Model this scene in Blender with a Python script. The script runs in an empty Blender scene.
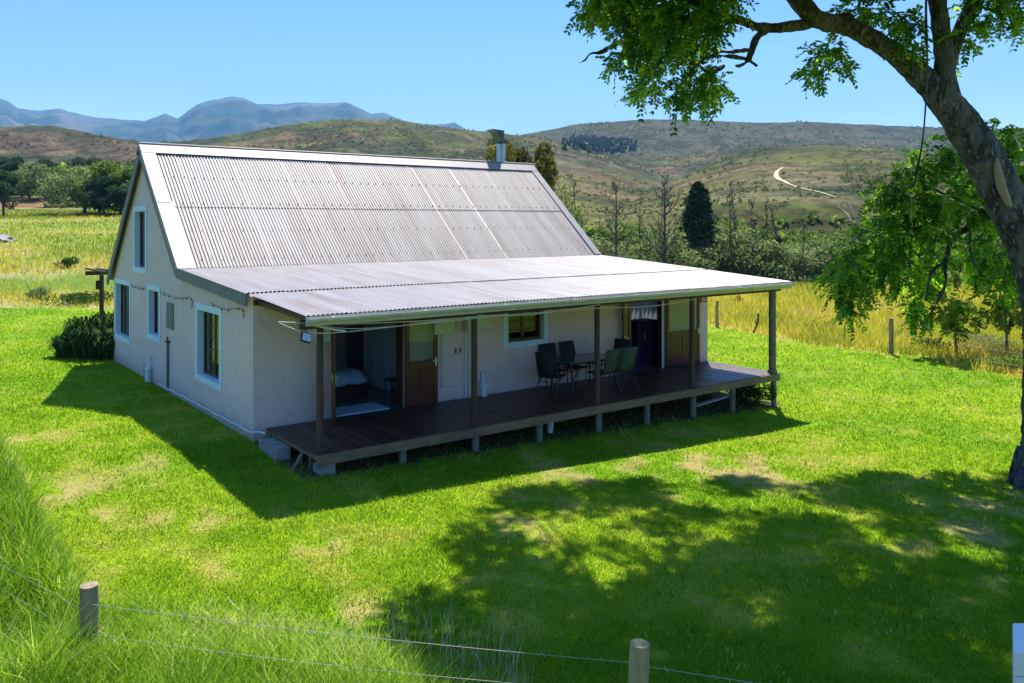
import bpy, math, random
import numpy as np
from mathutils import Vector
random.seed(7); RNG=np.random.default_rng(11)
SC=bpy.context.scene; COL=SC.collection
# ---------------------------------------------------------------- camera, sky, sun, exposure
CAM=np.array([-5.815,-16.125,4.3]); YAW=math.radians(37.05); FP=835.3; HY=222.7
cd_=bpy.data.cameras.new('camera'); cam=bpy.data.objects.new('camera',cd_); COL.objects.link(cam)
cam.location=CAM; cam.rotation_euler=(math.radians(90),0,-YAW)
cd_.sensor_width=36; cd_.lens=FP/1024*36; cd_.shift_y=-(341.5-HY)/1024; cd_.clip_start=.1; cd_.clip_end=30000
SC.camera=cam
SUN=np.array([.43,.42,1.0]); SUN=SUN/np.linalg.norm(SUN)
w=bpy.data.worlds.new('World'); SC.world=w; w.use_nodes=True
nt=w.node_tree; bg=nt.nodes['Background']; sky=nt.nodes.new('ShaderNodeTexSky')
sky.sky_type='NISHITA'; sky.sun_disc=False; sky.sun_elevation=math.asin(SUN[2]); sky.sun_rotation=math.atan2(SUN[0],SUN[1])
sky.altitude=300; sky.air_density=1.0; sky.dust_density=.1; sky.ozone_density=3.0
hs=nt.nodes.new('ShaderNodeHueSaturation'); hs.inputs['Saturation'].default_value=1.12
nt.links.new(sky.outputs[0],hs.inputs['Color']); tc_=nt.nodes.new('ShaderNodeTexCoord'); sx_=nt.nodes.new('ShaderNodeSeparateXYZ'); cr_=nt.nodes.new('ShaderNodeValToRGB'); mu_=nt.nodes.new('ShaderNodeMix'); mu_.data_type='RGBA'; mu_.blend_type='MULTIPLY'; mu_.inputs[0].default_value=1
nt.links.new(tc_.outputs['Generated'],sx_.inputs[0]); nt.links.new(sx_.outputs[2],cr_.inputs[0])
e_=cr_.color_ramp.elements; e_.new(.1); e_.new(.28)
for i_,(p_,c_) in enumerate([(0,(1,.93,.90,1)),(.1,(.90,.85,.90,1)),(.28,(.58,.70,.95,1)),(1,(1,1,1,1))]): e_[i_].position=p_; e_[i_].color=c_
nt.links.new(hs.outputs[0],mu_.inputs[6]); nt.links.new(cr_.outputs[0],mu_.inputs[7]); nt.links.new(mu_.outputs[2],bg.inputs[0]); bg.inputs[1].default_value=.080
sd=bpy.data.lights.new('sun','SUN'); sun=bpy.data.objects.new('sun',sd); COL.objects.link(sun)
sd.energy=3.6; sd.angle=math.radians(.53); sd.color=(1,.93,.82)
sun.rotation_euler=Vector(-SUN).to_track_quat('-Z','Y').to_euler(); sun.location=(20,20,40)
SC.view_settings.view_transform='Standard'; SC.view_settings.look='None'; SC.view_settings.gamma=1
SC.view_settings.use_curve_mapping=False; SC.view_settings.exposure=1.58
SC.render.engine='CYCLES'; SC.cycles.use_denoising=True; SC.cycles.denoising_prefilter='NONE'; SC.cycles.denoising_input_passes='RGB_ALBEDO_NORMAL'; SC.cycles.max_bounces=7; SC.cycles.transparent_max_bounces=12
SC.cycles.caustics_reflective=False; SC.cycles.caustics_refractive=False; SC.cycles.volume_bounces=0
# ---------------------------------------------------------------- maths helpers
FW=np.array([math.sin(YAW),math.cos(YAW),0.]); RT=np.array([math.cos(YAW),-math.sin(YAW),0.])
def sm(a,b,x):
    t=np.clip((np.asarray(x,float)-a)/(b-a),0,1); return t*t*(3-2*t)
def h2(ix,iy,s):
    n=(ix.astype(np.int64)*374761393+iy.astype(np.int64)*668265263+s*982451653)&0xffffffff
    n=((n^(n>>13))*1274126177)&0xffffffff; return ((n^(n>>16))&0xffff)/65535.
def vn(x,y,s=0):
    x=np.asarray(x,float);y=np.asarray(y,float);ix=np.floor(x);iy=np.floor(y);fx=x-ix;fy=y-iy
    fx=fx*fx*(3-2*fx);fy=fy*fy*(3-2*fy)
    a=h2(ix,iy,s);b=h2(ix+1,iy,s);c=h2(ix,iy+1,s);d=h2(ix+1,iy+1,s)
    return (a*(1-fx)+b*fx)*(1-fy)+(c*(1-fx)+d*fx)*fy
def fbm(x,y,o=4,s=0,ridge=False):
    t=0;amp=.5;k=0
    for i in range(o):
        n=vn(x,y,s+i*7)
        if ridge: n=1-abs(2*n-1)
        t=t+n*amp;k+=amp;amp*=.5;x=x*2.03+3.1;y=y*2.03-1.7
    return t/k
def I(px,pts):
    return np.interp(px,[p[0] for p in pts],[p[1] for p in pts])
def to_pd(x,y):
    dx=x-CAM[0];dy=y-CAM[1]; d=dx*FW[0]+dy*FW[1]; r=dx*RT[0]+dy*RT[1]; a=np.arctan2(r,d)
    rr=np.hypot(dx,dy); a2=np.clip(a,-1.35,1.35)
    return 512+FP*np.tan(a2), rr*np.cos(np.clip(abs(a),0,.9)), rr
# ---------------------------------------------------------------- terrain height
def zy(y,d): return 4.3+(HY-y)/FP*d
def height(x,y):
    x=np.asarray(x,float);y=np.asarray(y,float)
    px,d,rr=to_pd(x,y)
    near=-.037*np.clip(x,-4,14)+.05*np.clip(y,-4,0)
    # meadow behind
    left=sm(520,200,px)
    mead_l=I(d,[(0,0),(42,0),(55,.35),(80,1.6),(110,3.6),(150,6.3),(180,7.6),(200,10.2),(260,14.5),(400,24),(9000,30)])
    mead_r=I(d,[(0,0),(30,0),(45,-.5),(75,-1.6),(100,-2.2),(160,-2),(220,-1),(350,3),(600,12),(9000,20)])
    z=near*(1-sm(35,70,d))+mead_l*left+mead_r*(1-left)
    z=z+(fbm(x*.12,y*.12,3,5)-.5)*.35*sm(34,60,d)+(fbm(x*.5,y*.5,3,9)-.5)*.08*sm(5,20,d)
    def ridge(crest,dc,wf,wb,rough,s,pw=1.0):
        zc=zy(I(px,crest),dc)
        t=np.where(d<dc,1-(dc-d)/wf,1-(d-dc)/wb); t=np.clip(t,0,1)
        t=np.where(d<dc,t**pw*(1-.35*(1-t)),t*t*(3-2*t))
        n=fbm(x/ (dc*.13),y/(dc*.13),5,s,True)-.55
        n2=fbm(x/(dc*.035),y/(dc*.035),4,s+3)-.5
        return zc*t*(1+rough*n*4*t*(1-t)*1.2)+n2*zc*.02*t
    R=[ridge([(-900,120),(-300,120),(-60,124),(0,127),(30,125),(55,126),(100,135),(140,141),(190,156),(260,185),(330,215),(500,224)],700,470,300,.35,21,1.15),
       ridge([(-900,150),(0,150),(120,146),(180,141),(230,135),(265,128),(300,122),(350,118),(400,120),(450,128),(500,133),(540,137),(600,152),(680,178),(760,205),(1000,222)],1100,900,500,.3,31,1.2),
       ridge([(300,190),(420,160),(480,142),(530,133),(580,124),(640,119),(700,120),(760,122),(820,122),(900,126),(960,128),(1024,130),(1300,135),(2500,130)],1700,1000,700,.3,41,.9),
       ridge([(540,222),(620,200),(660,185),(700,168),(740,153),(780,146),(830,145),(870,148),(960,154),(1024,160),(1300,150),(2500,150)],640,500,330,.22,51,1.0)]
    hz=R[0]
    for r_ in R[1:]: hz=np.maximum(hz,r_)
    k=sm(120,260,d)
    z=np.maximum(z,hz*k-(1-k)*60)
    z=z*(1-sm(2500,3200,rr))
    return z
def P(px,py,d): return CAM+FW*d+RT*((px-512)/FP*d)+np.array([0,0,(HY-py)/FP*d])
def hit(px,py,d0=4,d1=4000,off=0):
    d=np.exp(np.linspace(math.log(d0),math.log(d1),4000))
    q=CAM[None]+FW[None]*d[:,None]+RT[None]*((px-512)/FP*d)[:,None]; q[:,2]+=(HY-py)/FP*d
    m=q[:,2]<height(q[:,0],q[:,1]); i=int(np.argmax(m)) if m.any() else len(d)-1
    p=q[i].copy(); p[2]=float(height(p[0],p[1]))+off; return p
def gz(x,y): return float(height(np.array([x]),np.array([y]))[0])
# ---------------------------------------------------------------- materials
def ND(t,ty,**k):
    n=t.nodes.new(ty)
    for a,b in k.items(): setattr(n,a,b)
    return n
def C4(c): return (c[0],c[1],c[2],1)
def mat(name,base,rough=.7,layers=(),bump=None,metal=0,spec=.4,attr=None,attr_cols=None,transl=None,colattr=None,coat=0,wave=None,dirt=None):
    """layers: (scale, colour, lo, hi[, stretch xyz]) - noise masks over the base colour"""
    m=bpy.data.materials.new(name); m.use_nodes=True; t=m.node_tree; L=t.links
    b=t.nodes['Principled BSDF']; out=t.nodes['Material Output']
    b.inputs['Roughness'].default_value=rough; b.inputs['Metallic'].default_value=metal
    b.inputs['Specular IOR Level'].default_value=spec; b.inputs['Coat Weight'].default_value=coat
    geo=ND(t,'ShaderNodeNewGeometry'); pos=geo.outputs['Position']
    if colattr:
        a=ND(t,'ShaderNodeAttribute',attribute_name=colattr); cur=a.outputs['Color']
    elif attr_cols:
        a=ND(t,'ShaderNodeAttribute',attribute_name=attr); r=ND(t,'ShaderNodeValToRGB'); L.new(a.outputs['Fac'],r.inputs[0])
        e=r.color_ramp.elements
        while len(e)<len(attr_cols): e.new(.5)
        for i,(p,c) in enumerate(attr_cols): e[i].position=p; e[i].color=C4(c)
        cur=r.outputs[0]
    else:
        rgb=ND(t,'ShaderNodeRGB'); rgb.outputs[0].default_value=C4(base); cur=rgb.outputs[0]
    for ly in layers:
        sc,c,lo,hi=ly[:4]; mp=ND(t,'ShaderNodeMapping'); L.new(pos,mp.inputs[0])
        if len(ly)>4: mp.inputs['Scale'].default_value=ly[4]
        mp.inputs['Location'].default_value=(sc*3.1,sc*1.7,.3)
        n=ND(t,'ShaderNodeTexNoise'); n.inputs['Scale'].default_value=sc; n.inputs['Detail'].default_value=5; n.inputs['Roughness'].default_value=.62
        L.new(mp.outputs[0],n.inputs['Vector'])
        mr=ND(t,'ShaderNodeMapRange'); mr.inputs[1].default_value=lo; mr.inputs[2].default_value=hi; L.new(n.outputs[0],mr.inputs[0])
        mx=ND(t,'ShaderNodeMix',data_type='RGBA'); L.new(mr.outputs[0],mx.inputs[0]); L.new(cur,mx.inputs[6])
        if isinstance(c,str):   # multiply
            mx.blend_type='MULTIPLY'; v=float(c); mx.inputs[7].default_value=(v,v,v,1)
        else: mx.inputs[7].default_value=C4(c)
        cur=mx.outputs[2]
    if dirt:   # soil splashed up the foot of the wall
        sp=ND(t,'ShaderNodeSeparateXYZ'); L.new(pos,sp.inputs[0]); n=ND(t,'ShaderNodeTexNoise'); n.inputs['Scale'].default_value=3.5; n.inputs['Detail'].default_value=7; n.inputs['Roughness'].default_value=.75; L.new(pos,n.inputs['Vector'])
        ma=ND(t,'ShaderNodeMath',operation='MULTIPLY_ADD'); L.new(n.outputs[0],ma.inputs[0]); ma.inputs[1].default_value=-.9; L.new(sp.outputs[2],ma.inputs[2])
        mr=ND(t,'ShaderNodeMapRange'); L.new(ma.outputs[0],mr.inputs[0]); mr.inputs[1].default_value=dirt[0]-.45; mr.inputs[2].default_value=dirt[1]-.45; mr.inputs[3].default_value=.7; mr.inputs[4].default_value=0
        mx=ND(t,'ShaderNodeMix',data_type='RGBA'); L.new(mr.outputs[0],mx.inputs[0]); L.new(cur,mx.inputs[6]); mx.inputs[7].default_value=C4(dirt[2]); cur=mx.outputs[2]
    L.new(cur,b.inputs['Base Color'])
    if bump:
        n=ND(t,'ShaderNodeTexNoise'); n.inputs['Scale'].default_value=bump[0]; n.inputs['Detail'].default_value=6
        if len(bump)>2:
            mp=ND(t,'ShaderNodeMapping'); mp.inputs['Scale'].default_value=bump[2]; L.new(pos,mp.inputs[0]); L.new(mp.outputs[0],n.inputs['Vector'])
        else: L.new(pos,n.inputs['Vector'])
        bp=ND(t,'ShaderNodeBump'); bp.inputs['Strength'].default_value=bump[1]; bp.inputs['Distance'].default_value=.05
        L.new(n.outputs[0],bp.inputs['Height']); L.new(bp.outputs[0],b.inputs['Normal'])
    if transl:
        k,tc=transl; tr=ND(t,'ShaderNodeBsdfTranslucent'); mx=ND(t,'ShaderNodeMixShader'); mx.inputs[0].default_value=k
        if tc:
            mm=ND(t,'ShaderNodeMix',data_type='RGBA',blend_type='MULTIPLY'); mm.inputs[0].default_value=1; L.new(cur,mm.inputs[6]); mm.inputs[7].default_value=C4(tc); L.new(mm.outputs[2],tr.inputs[0])
        else: L.new(cur,tr.inputs[0])
        L.new(b.outputs[0],mx.inputs[1]); L.new(tr.outputs[0],mx.inputs[2]); L.new(mx.outputs[0],out.inputs[0])
    return m
def glass_mat(name,tint,refl=.12):
    m=bpy.data.materials.new(name); m.use_nodes=True; t=m.node_tree; L=t.links; t.nodes.remove(t.nodes['Principled BSDF'])
    tr=ND(t,'ShaderNodeBsdfTransparent'); tr.inputs[0].default_value=C4(tint); gl=ND(t,'ShaderNodeBsdfGlossy'); gl.inputs['Roughness'].default_value=.03
    lw=ND(t,'ShaderNodeLayerWeight'); lw.inputs[0].default_value=.5; pw=ND(t,'ShaderNodeMath',operation='POWER'); pw.inputs[1].default_value=4; L.new(lw.outputs['Facing'],pw.inputs[0])
    ad=ND(t,'ShaderNodeMath',operation='MULTIPLY_ADD'); ad.inputs[1].default_value=.7; ad.inputs[2].default_value=.035+refl; L.new(pw.outputs[0],ad.inputs[0])
    mx=ND(t,'ShaderNodeMixShader'); L.new(ad.outputs[0],mx.inputs[0]); L.new(tr.outputs[0],mx.inputs[1]); L.new(gl.outputs[0],mx.inputs[2]); L.new(mx.outputs[0],t.nodes['Material Output'].inputs[0])
    return m
M={}
M['plaster']=mat('plaster',(.74,.575,.54),.85,[(1.2,(.79,.62,.585),.45,.7),(7,(.58,.47,.43),.55,.8),(2.5,(.46,.38,.33),.66,.8,(1,1,.25))],bump=(60,.12),dirt=(-.15,.40,(.30,.25,.17)))
M['plaster_in']=mat('interior_plaster',(.62,.62,.62),.8)
M['trim']=mat('painted_surround',(.62,.80,.92),.6,[(9,(.54,.70,.82),.55,.75)])
M['roof']=mat('galvanised_sheet',(.33,.31,.30),.5,[(1.3,(.27,.24,.235),.42,.66,(1.6,.22,.22)),(.9,(.26,.20,.185),.50,.74,(3.0,.18,.18)),(2.4,(.36,.34,.34),.52,.68,(1.2,.12,.12)),(14,(.28,.24,.25),.60,.76),(45,(.14,.12,.12),.72,.77)],metal=.25,spec=.5)
M['roof2']=mat('galvanised_veranda_sheet',(.345,.33,.34),.5,[(1.1,(.28,.26,.265),.42,.66,(1.6,.25,.25)),(2.6,(.40,.385,.395),.5,.7,(1.5,.15,.15)),(.7,(.27,.22,.20),.56,.72,(2.5,.3,.3)),(20,(.31,.29,.30),.58,.75),(45,(.18,.16,.16),.74,.78)],metal=.2,spec=.5)
M['flash']=mat('white_flashing',(.27,.26,.27),.5,[(6,(.20,.19,.19),.5,.75),(38,(.25,.22,.2),.74,.77)],metal=.1)
M['barge']=mat('grey_green_board',(.185,.185,.20),.6,[(5,(.14,.14,.155),.5,.7)])
M['gutter']=mat('pale_green_gutter',(.52,.54,.52),.5,[(6,(.36,.37,.33),.5,.75),(3,(.58,.58,.52),.55,.7)])
M['darkwood']=mat('dark_timber',(.075,.045,.032),.6,[(8,(.04,.026,.02),.45,.7,(1,1,.2)),(3,(.12,.075,.05),.6,.8,(1,1,.2))],bump=(30,.2,(1,1,.15)))
M['deck']=mat('deck_boards',(.085,.045,.032),.38,[(3,(.035,.02,.016),.42,.6,(3,.15,1)),(4,(.17,.105,.08),.54,.66,(2.2,.12,1)),(1.2,(.10,.06,.045),.5,.7)],bump=(40,.25,(6,.3,1)),spec=.5)
M['fascia']=mat('weathered_beam',(.24,.16,.095),.7,[(4,(.13,.10,.07),.42,.65,(.4,1,2)),(5,(.34,.26,.17),.6,.75,(.3,1,2)),(1.5,(.30,.22,.06),.68,.8)],bump=(30,.3,(.2,1,1)))
M['stump']=mat('deck_post',(.20,.20,.16),.8,[(6,(.12,.12,.09),.45,.7)])
M['concrete']=mat('concrete',(.28,.285,.28),.85,[(5,(.18,.185,.17),.45,.7),(22,(.36,.37,.36),.55,.7)],bump=(25,.3))
M['redwood']=mat('varnished_door',(.11,.010,.005),.35,[(5,(.045,.006,.004),.4,.68,(5,5,.5)),(12,(.16,.018,.008),.6,.75,(5,5,.4))],spec=.5,coat=.2)
M['brownwood']=mat('window_timber',(.11,.04,.02),.45,[(7,(.06,.022,.012),.45,.7)])
M['white']=mat('white_paint',(.74,.77,.80),.5)
M['pvc']=mat('white_pipe',(.66,.74,.80),.4)
M['panel']=mat('pale_green_enamel',(.56,.64,.48),.35,[(6,(.50,.58,.42),.5,.7)])
M['green_vent']=mat('green_vent',(.14,.20,.17),.6)
M['steel']=mat('galvanised_flue',(.42,.55,.66),.28,[(8,(.32,.44,.56),.45,.7)],metal=.6)
M['darksteel']=mat('dark_cowl',(.07,.11,.15),.4,metal=.4)
M['glass']=glass_mat('clear_glass',(.80,.86,.83),.0); M['glassR']=glass_mat('reflective_glass',(.6,.65,.6),.07)
M['cloth']=mat('white_linen_skylit_blue',(.38,.66,.95),.9,[(6,(.6,.66,.74),.45,.7)])  # white bed linen, with the blue sky light put into its colour
M['cloth_b']=mat('blue_mat',(.42,.70,.95),.9,[(14,(.62,.76,.88),.45,.7)])
M['navy']=mat('navy_paint',(.012,.03,.085),.4)
M['curtain']=mat('lace_curtain',(.72,.72,.80),.9,transl=(.5,None))
M['tile']=mat('grey_tile',(.16,.18,.20),.25,[(5,(.10,.12,.14),.45,.7)],spec=.5)
M['bed_dark']=mat('bed_base',(.03,.025,.025),.7)
M['sling']=mat('chair_mesh_fabric',(.012,.030,.036),.75)
M['slingG']=mat('chair_mesh_green',(.05,.085,.065),.75)
M['chairframe']=mat('powder_coated_frame',(.03,.04,.05),.4,spec=.5)
M['tabletop']=mat('table_glass',(.05,.10,.095),.08,spec=.6)
M['black']=mat('black_plastic',(.015,.017,.02),.45)
M['lamp']=mat('lamp_face',(.5,.55,.6),.2)
M['brass']=mat('handle_metal',(.5,.5,.48),.3,metal=.8)
M['wire']=mat('fence_wire',(.34,.35,.33),.5,metal=.2)
M['cord']=mat('white_cord',(.68,.68,.68),.7)
M['post']=mat('weathered_post',(.34,.26,.16),.85,[(9,(.17,.13,.09),.42,.68,(1,1,.15)),(16,(.30,.26,.18),.6,.75,(1,1,.1))],bump=(28,.5,(1,1,.12)))
M['post2']=mat('new_post',(.46,.36,.17),.8,[(9,(.34,.27,.13),.42,.68,(1,1,.15)),(16,(.54,.45,.25),.6,.75,(1,1,.1))],bump=(28,.4,(1,1,.12)))
M['bark']=mat('tree_bark',(.105,.105,.118),.9,[(5,(.03,.03,.036),.46,.56,(1,1,.3)),(18,(.24,.235,.245),.56,.66,(1,1,.3)),(40,(.03,.03,.035),.58,.66),(2,(.15,.165,.15),.6,.72)],bump=(11,1.6,(1,1,.28)))
M['heart']=mat('bare_heartwood',(.34,.25,.17),.8,[(8,(.22,.16,.11),.45,.7,(1,1,.2))])
M['twig']=mat('grey_twig',(.16,.145,.13),.9)
M['bark_pale']=mat('pale_bark',(.17,.15,.125),.9)
def leafm(name,a,b,c,k=.45,tc=(1.7,1.6,.6),spec=.08): return mat(name,a,.65,attr='tint',attr_cols=[(0,a),(.5,b),(1,c)],transl=(k,tc),spec=spec)
M['leaf']=leafm('pinnate_leaves',(.022,.075,.022),(.07,.18,.022),(.22,.36,.03),.5,(2.4,2.5,.5),.35)
M['leaf2']=leafm('bush_leaves',(.018,.05,.012),(.035,.085,.02),(.07,.13,.03),.3)
M['f_dark']=leafm('blue_green_needles',(.02,.048,.034),(.035,.075,.05),(.06,.11,.07),.25)
M['f_mid']=leafm('woodland_leaves',(.07,.11,.03),(.13,.19,.05),(.22,.29,.07),.5,(1.2,1.3,.7))
M['f_pale']=leafm('grey_green_leaves',(.09,.13,.06),(.17,.22,.10),(.26,.31,.15),.5,(1.1,1.2,.8))
M['f_yel']=leafm('yellow_green_leaves',(.08,.14,.012),(.15,.24,.02),(.25,.32,.04),.45,(1.3,1.4,.6))
M['f_gold']=leafm('golden_top_leaves',(.05,.07,.02),(.12,.13,.04),(.30,.26,.05),.3,(1.2,1.1,.7))
M['grass']=leafm('lawn_blades',(.13,.27,.014),(.26,.41,.022),(.52,.52,.15),.5,(1.3,1.3,.5))
M['tall']=leafm('tall_grass_blades',(.06,.16,.008),(.27,.44,.03),(.68,.66,.28),.4,(1.2,1.3,.6))
M['field']=leafm('meadow_blades',(.21,.27,.03),(.50,.46,.06),(.58,.40,.20),.45,(1.15,1.2,.7))
M['scrub']=leafm('hill_scrub',(.09,.11,.045),(.14,.155,.06),(.21,.20,.08),.4,(1,1,.8))
M['pine']=leafm('plantation_needles',(.07,.10,.06),(.09,.12,.075),(.12,.15,.09),.1,(1,1,1))
# ---------------------------------------------------------------- mesh helpers
def tag(o,label=None,cat=None,group=None,kind=None):
    if label: o['label']=label
    if cat: o['category']=cat
    if group: o['group']=group
    if kind: o['kind']=kind
    return o
def emp(name,loc,label,cat,group=None):
    o=bpy.data.objects.new(name,None); COL.objects.link(o); o.location=loc; o.empty_display_size=.2
    return tag(o,label,cat,group)
def link(name,me,m,parent=None):
    if m: me.materials.append(m)
    o=bpy.data.objects.new(name,me); COL.objects.link(o)
    if parent is not None:
        o.parent=parent
        q=parent; off=Vector((0,0,0))
        while q is not None: off+=q.location; q=q.parent
        me.transform(__import__('mathutils').Matrix.Translation(-off))
    return o
def fast(name,V,Fc,m,parent=None,tint=None,col=None,smooth=False,k=None):
    V=np.asarray(V,np.float32).reshape(-1,3); Fc=np.asarray(Fc,np.int32); n,k=Fc.shape
    me=bpy.data.meshes.new(name); me.vertices.add(len(V)); me.vertices.foreach_set('co',V.ravel())
    me.loops.add(n*k); me.loops.foreach_set('vertex_index',Fc.ravel()); me.polygons.add(n)
    me.polygons.foreach_set('loop_start',np.arange(0,n*k,k,dtype=np.int32)); me.polygons.foreach_set('loop_total',np.full(n,k,np.int32))
    me.polygons.foreach_set('use_smooth',np.full(n,bool(smooth)))
    if tint is not None:
        a=me.attributes.new('tint','FLOAT','POINT'); a.data.foreach_set('value',np.asarray(tint,np.float32))
    if col is not None:
        a=me.attributes.new('col','FLOAT_COLOR','POINT'); a.data.foreach_set('color',np.c_[col,np.ones(len(col))].astype(np.float32).ravel())
    me.update(calc_edges=True)
    return link(name,me,m,parent)
class MB:
    def __init__(s): s.v=[];s.f=[];s.sm=[]
    def add(s,v,f,sm=False):
        o=len(s.v); s.v+= [tuple(map(float,p)) for p in v]; s.f+=[tuple(i+o for i in q) for q in f]; s.sm+=[sm]*len(f); return s
    def hexa(s,p,sm=False): # 4 bottom ccw, 4 top
        return s.add(p,[(3,2,1,0),(4,5,6,7),(0,1,5,4),(1,2,6,5),(2,3,7,6),(3,0,4,7)])
    def box(s,x0,x1,y0,y1,z0,z1):
        x0,x1=min(x0,x1),max(x0,x1);y0,y1=min(y0,y1),max(y0,y1);z0,z1=min(z0,z1),max(z0,z1)
        return s.hexa([(x0,y0,z0),(x1,y0,z0),(x1,y1,z0),(x0,y1,z0),(x0,y0,z1),(x1,y0,z1),(x1,y1,z1),(x0,y1,z1)])
    def bar(s,a,b,wd,th,up=(0,0,1)): # rectangular bar from a to b
        a=Vector(a);b=Vector(b);d=(b-a).normalized();u=Vector(up); r=d.cross(u)
        if r.length<1e-4: r=d.cross(Vector((0,1,0)))
        r.normalize(); u=r.cross(d); r*=wd/2;u*=th/2
        return s.hexa([a-r-u,a+r-u,b+r-u,b-r-u,a-r+u,a+r+u,b+r+u,b-r+u])
    def tube(s,pts,rad,n=8,cap=True):
        pts=[Vector(p) for p in pts]; 
        if not hasattr(rad,'__len__'): rad=[rad]*len(pts)
        prev=None; rings=[]
        for i,p in enumerate(pts):
            d=(pts[min(i+1,len(pts)-1)]-pts[max(i-1,0)]).normalized()
            if prev is None:
                r=d.orthogonal().normalized()
            else: r=(prev-d*prev.dot(d)).normalized()
            prev=r; q=d.cross(r)
            rings.append([p+(r*math.cos(2*math.pi*j/n)+q*math.sin(2*math.pi*j/n))*rad[i] for j in range(n)])
        v=[x for r in rings for x in r]; f=[]
        for i in range(len(pts)-1):
            for j in range(n): f.append((i*n+j,i*n+(j+1)%n,(i+1)*n+(j+1)%n,(i+1)*n+j))
        s.add(v,f,True)
        if cap: s.add(rings[0],[tuple(range(n))[::-1]]); s.add(rings[-1],[tuple(range(n))])
        return s
    def build(s,name,m,parent=None,bevel=0):
        me=bpy.data.meshes.new(name); me.from_pydata(s.v,[],s.f)
        me.polygons.foreach_set('use_smooth',s.sm); me.update()
        o=link(name,me,m,parent)
        if bevel:
            b=o.modifiers.new('bevel','BEVEL'); b.width=bevel; b.segments=2; b.limit_method='ANGLE'
        return o
def spline(pts,n=6):
    pts=[np.array(p,float) for p in pts]; out=[]
    for i in range(len(pts)-1):
        p0=pts[max(i-1,0)];p1=pts[i];p2=pts[i+1];p3=pts[min(i+2,len(pts)-1)]
        for k in range(n):
            t=k/n; out.append(.5*((2*p1)+(-p0+p2)*t+(2*p0-5*p1+4*p2-p3)*t*t+(-p0+3*p1-3*p2+p3)*t**3))
    out.append(pts[-1]); return out
def copy_tree(o,parent=None):
    c=o.copy(); COL.objects.link(c)
    if parent is not None: c.parent=parent
    for ch in list(o.children): copy_tree(ch,c)
    return c
# ---------------------------------------------------------------- ground sheet
def bandpx(pts): return lambda px: np.interp(px,[p[0] for p in pts],[p[1] for p in pts])
def dep(pts,z): return bandpx([(a,(4.3-z)*FP/(b-HY)) for a,b in pts])
lawn_back=dep([(-400,311),(0,308),(110,306),(300,306)],0); _lb2=dep([(560,318),(700,318),(760,331),(820,345),(890,355),(950,362),(1024,373),(1300,400)],-.58)
def back_d(px): px=np.asarray(px,float); return np.where(px<430,lawn_back(px),_lb2(px))
near_d=dep([(-400,330),(-60,400),(0,447),(40,520),(85,598),(150,602),(250,612),(340,632),(440,655),(500,672),(560,700),(700,800),(760,900)],0)
def zones(x,y):
    px,d,rr=to_pd(x,y)
    wob=(fbm(x*.9,y*.9,3,77)-.5)
    lawn_b=1-sm(-.35,.35,d-back_d(px)-wob*2.2)
    tall_n=1-sm(-.3,.3,d-near_d(px)-wob*.8)
    return px,d,rr,lawn_b,tall_n
HX0,HX1,HY0,HY1=0,13.559,0,12.298
def gcolor(x,y):
    px,d,rr,lb,tn=zones(x,y)
    def c(*a): return np.array(a)[None,:]
    def mix(a,b,t): return a*(1-t[:,None])+b*t[:,None]
    n1=fbm(x*.35,y*.35,4,3); n2=fbm(x*1.6,y*1.6,4,4); n3=fbm(x*.08,y*.08,3,8)
    lawn=mix(c(.16,.31,.008)+0*n1[:,None],c(.24,.36,.012),sm(.38,.60,n1))
    lawn=mix(lawn,c(.30,.30,.08),sm(.60,.74,n2)*.5)
    for (bx,by,s) in bare: lawn=mix(lawn,c(.38,.28,.13),np.clip(np.exp(-((x-bx)**2+(y-by)**2)/s**2)*1.0*sm(.48,.64,n2),0,.55))
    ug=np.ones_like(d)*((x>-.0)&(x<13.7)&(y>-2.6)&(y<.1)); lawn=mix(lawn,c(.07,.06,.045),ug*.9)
    tall=mix(c(.04,.075,.01)+0*n1[:,None],c(.13,.16,.03),sm(.4,.7,n2))
    fl=mix(c(.25,.34,.07)+0*n1[:,None],c(.40,.37,.19),sm(.48,.68,n3+.25*(n1-.5)))
    fl=mix(fl,c(.13,.22,.02),sm(48,52,d+6*(n1-.5))*(1-sm(56,62,d+6*(n1-.5))))
    fl=mix(fl,c(.34,.25,.15),np.exp(-((px-115)/40)**2-((d-73)/7)**2)*.8)
    fl=mix(fl,c(.15,.21,.03),sm(125,135,d)*(1-sm(158,170,d)))
    fl=mix(fl,c(.36,.22,.12),sm(172,178,d)*(1-sm(200,206,d))*sm(-60,0,px)*(1-sm(55,80,px)))
    fr=mix(c(.38,.36,.03)+0*n1[:,None],c(.48,.34,.14),sm(.40,.66,n2*.5+n1*.5))
    fr=mix(fr,c(.11,.15,.04),sm(68,82,d))
    L=sm(520,300,px); fld=mix(fr,fl,L)
    far=mix(c(.125,.14,.035)+0*n1[:,None],c(.22,.15,.07),sm(.40,.62,fbm(x*.006,y*.006,4,15)))
    far=mix(far,c(.07,.085,.035),sm(.48,.66,fbm(x*.013,y*.013,4,16)))
    far=mix(far,c(.19,.16,.085),sm(.58,.70,fbm(x*.022,y*.022,4,17))*.7)
    farL=mix(c(.19,.145,.09)+0*n1[:,None],c(.09,.10,.05),sm(.34,.54,fbm(x*.012,y*.012,4,18)))
    far=mix(far,farL,sm(330,200,px)*sm(900,800,d))
    far=mix(far,c(.085,.10,.075),sm(1150,1350,d)*.75)
    far=mix(far,c(.17,.19,.035),np.exp(-((px-600)/110)**2-((d-330)/150)**2)*.75*sm(.3,.6,n3+.2))
    fld=mix(fld,far,sm(190,260,d))
    res=mix(fld,lawn,lb); res=mix(res,tall,tn*(d<40))
    return res
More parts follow.
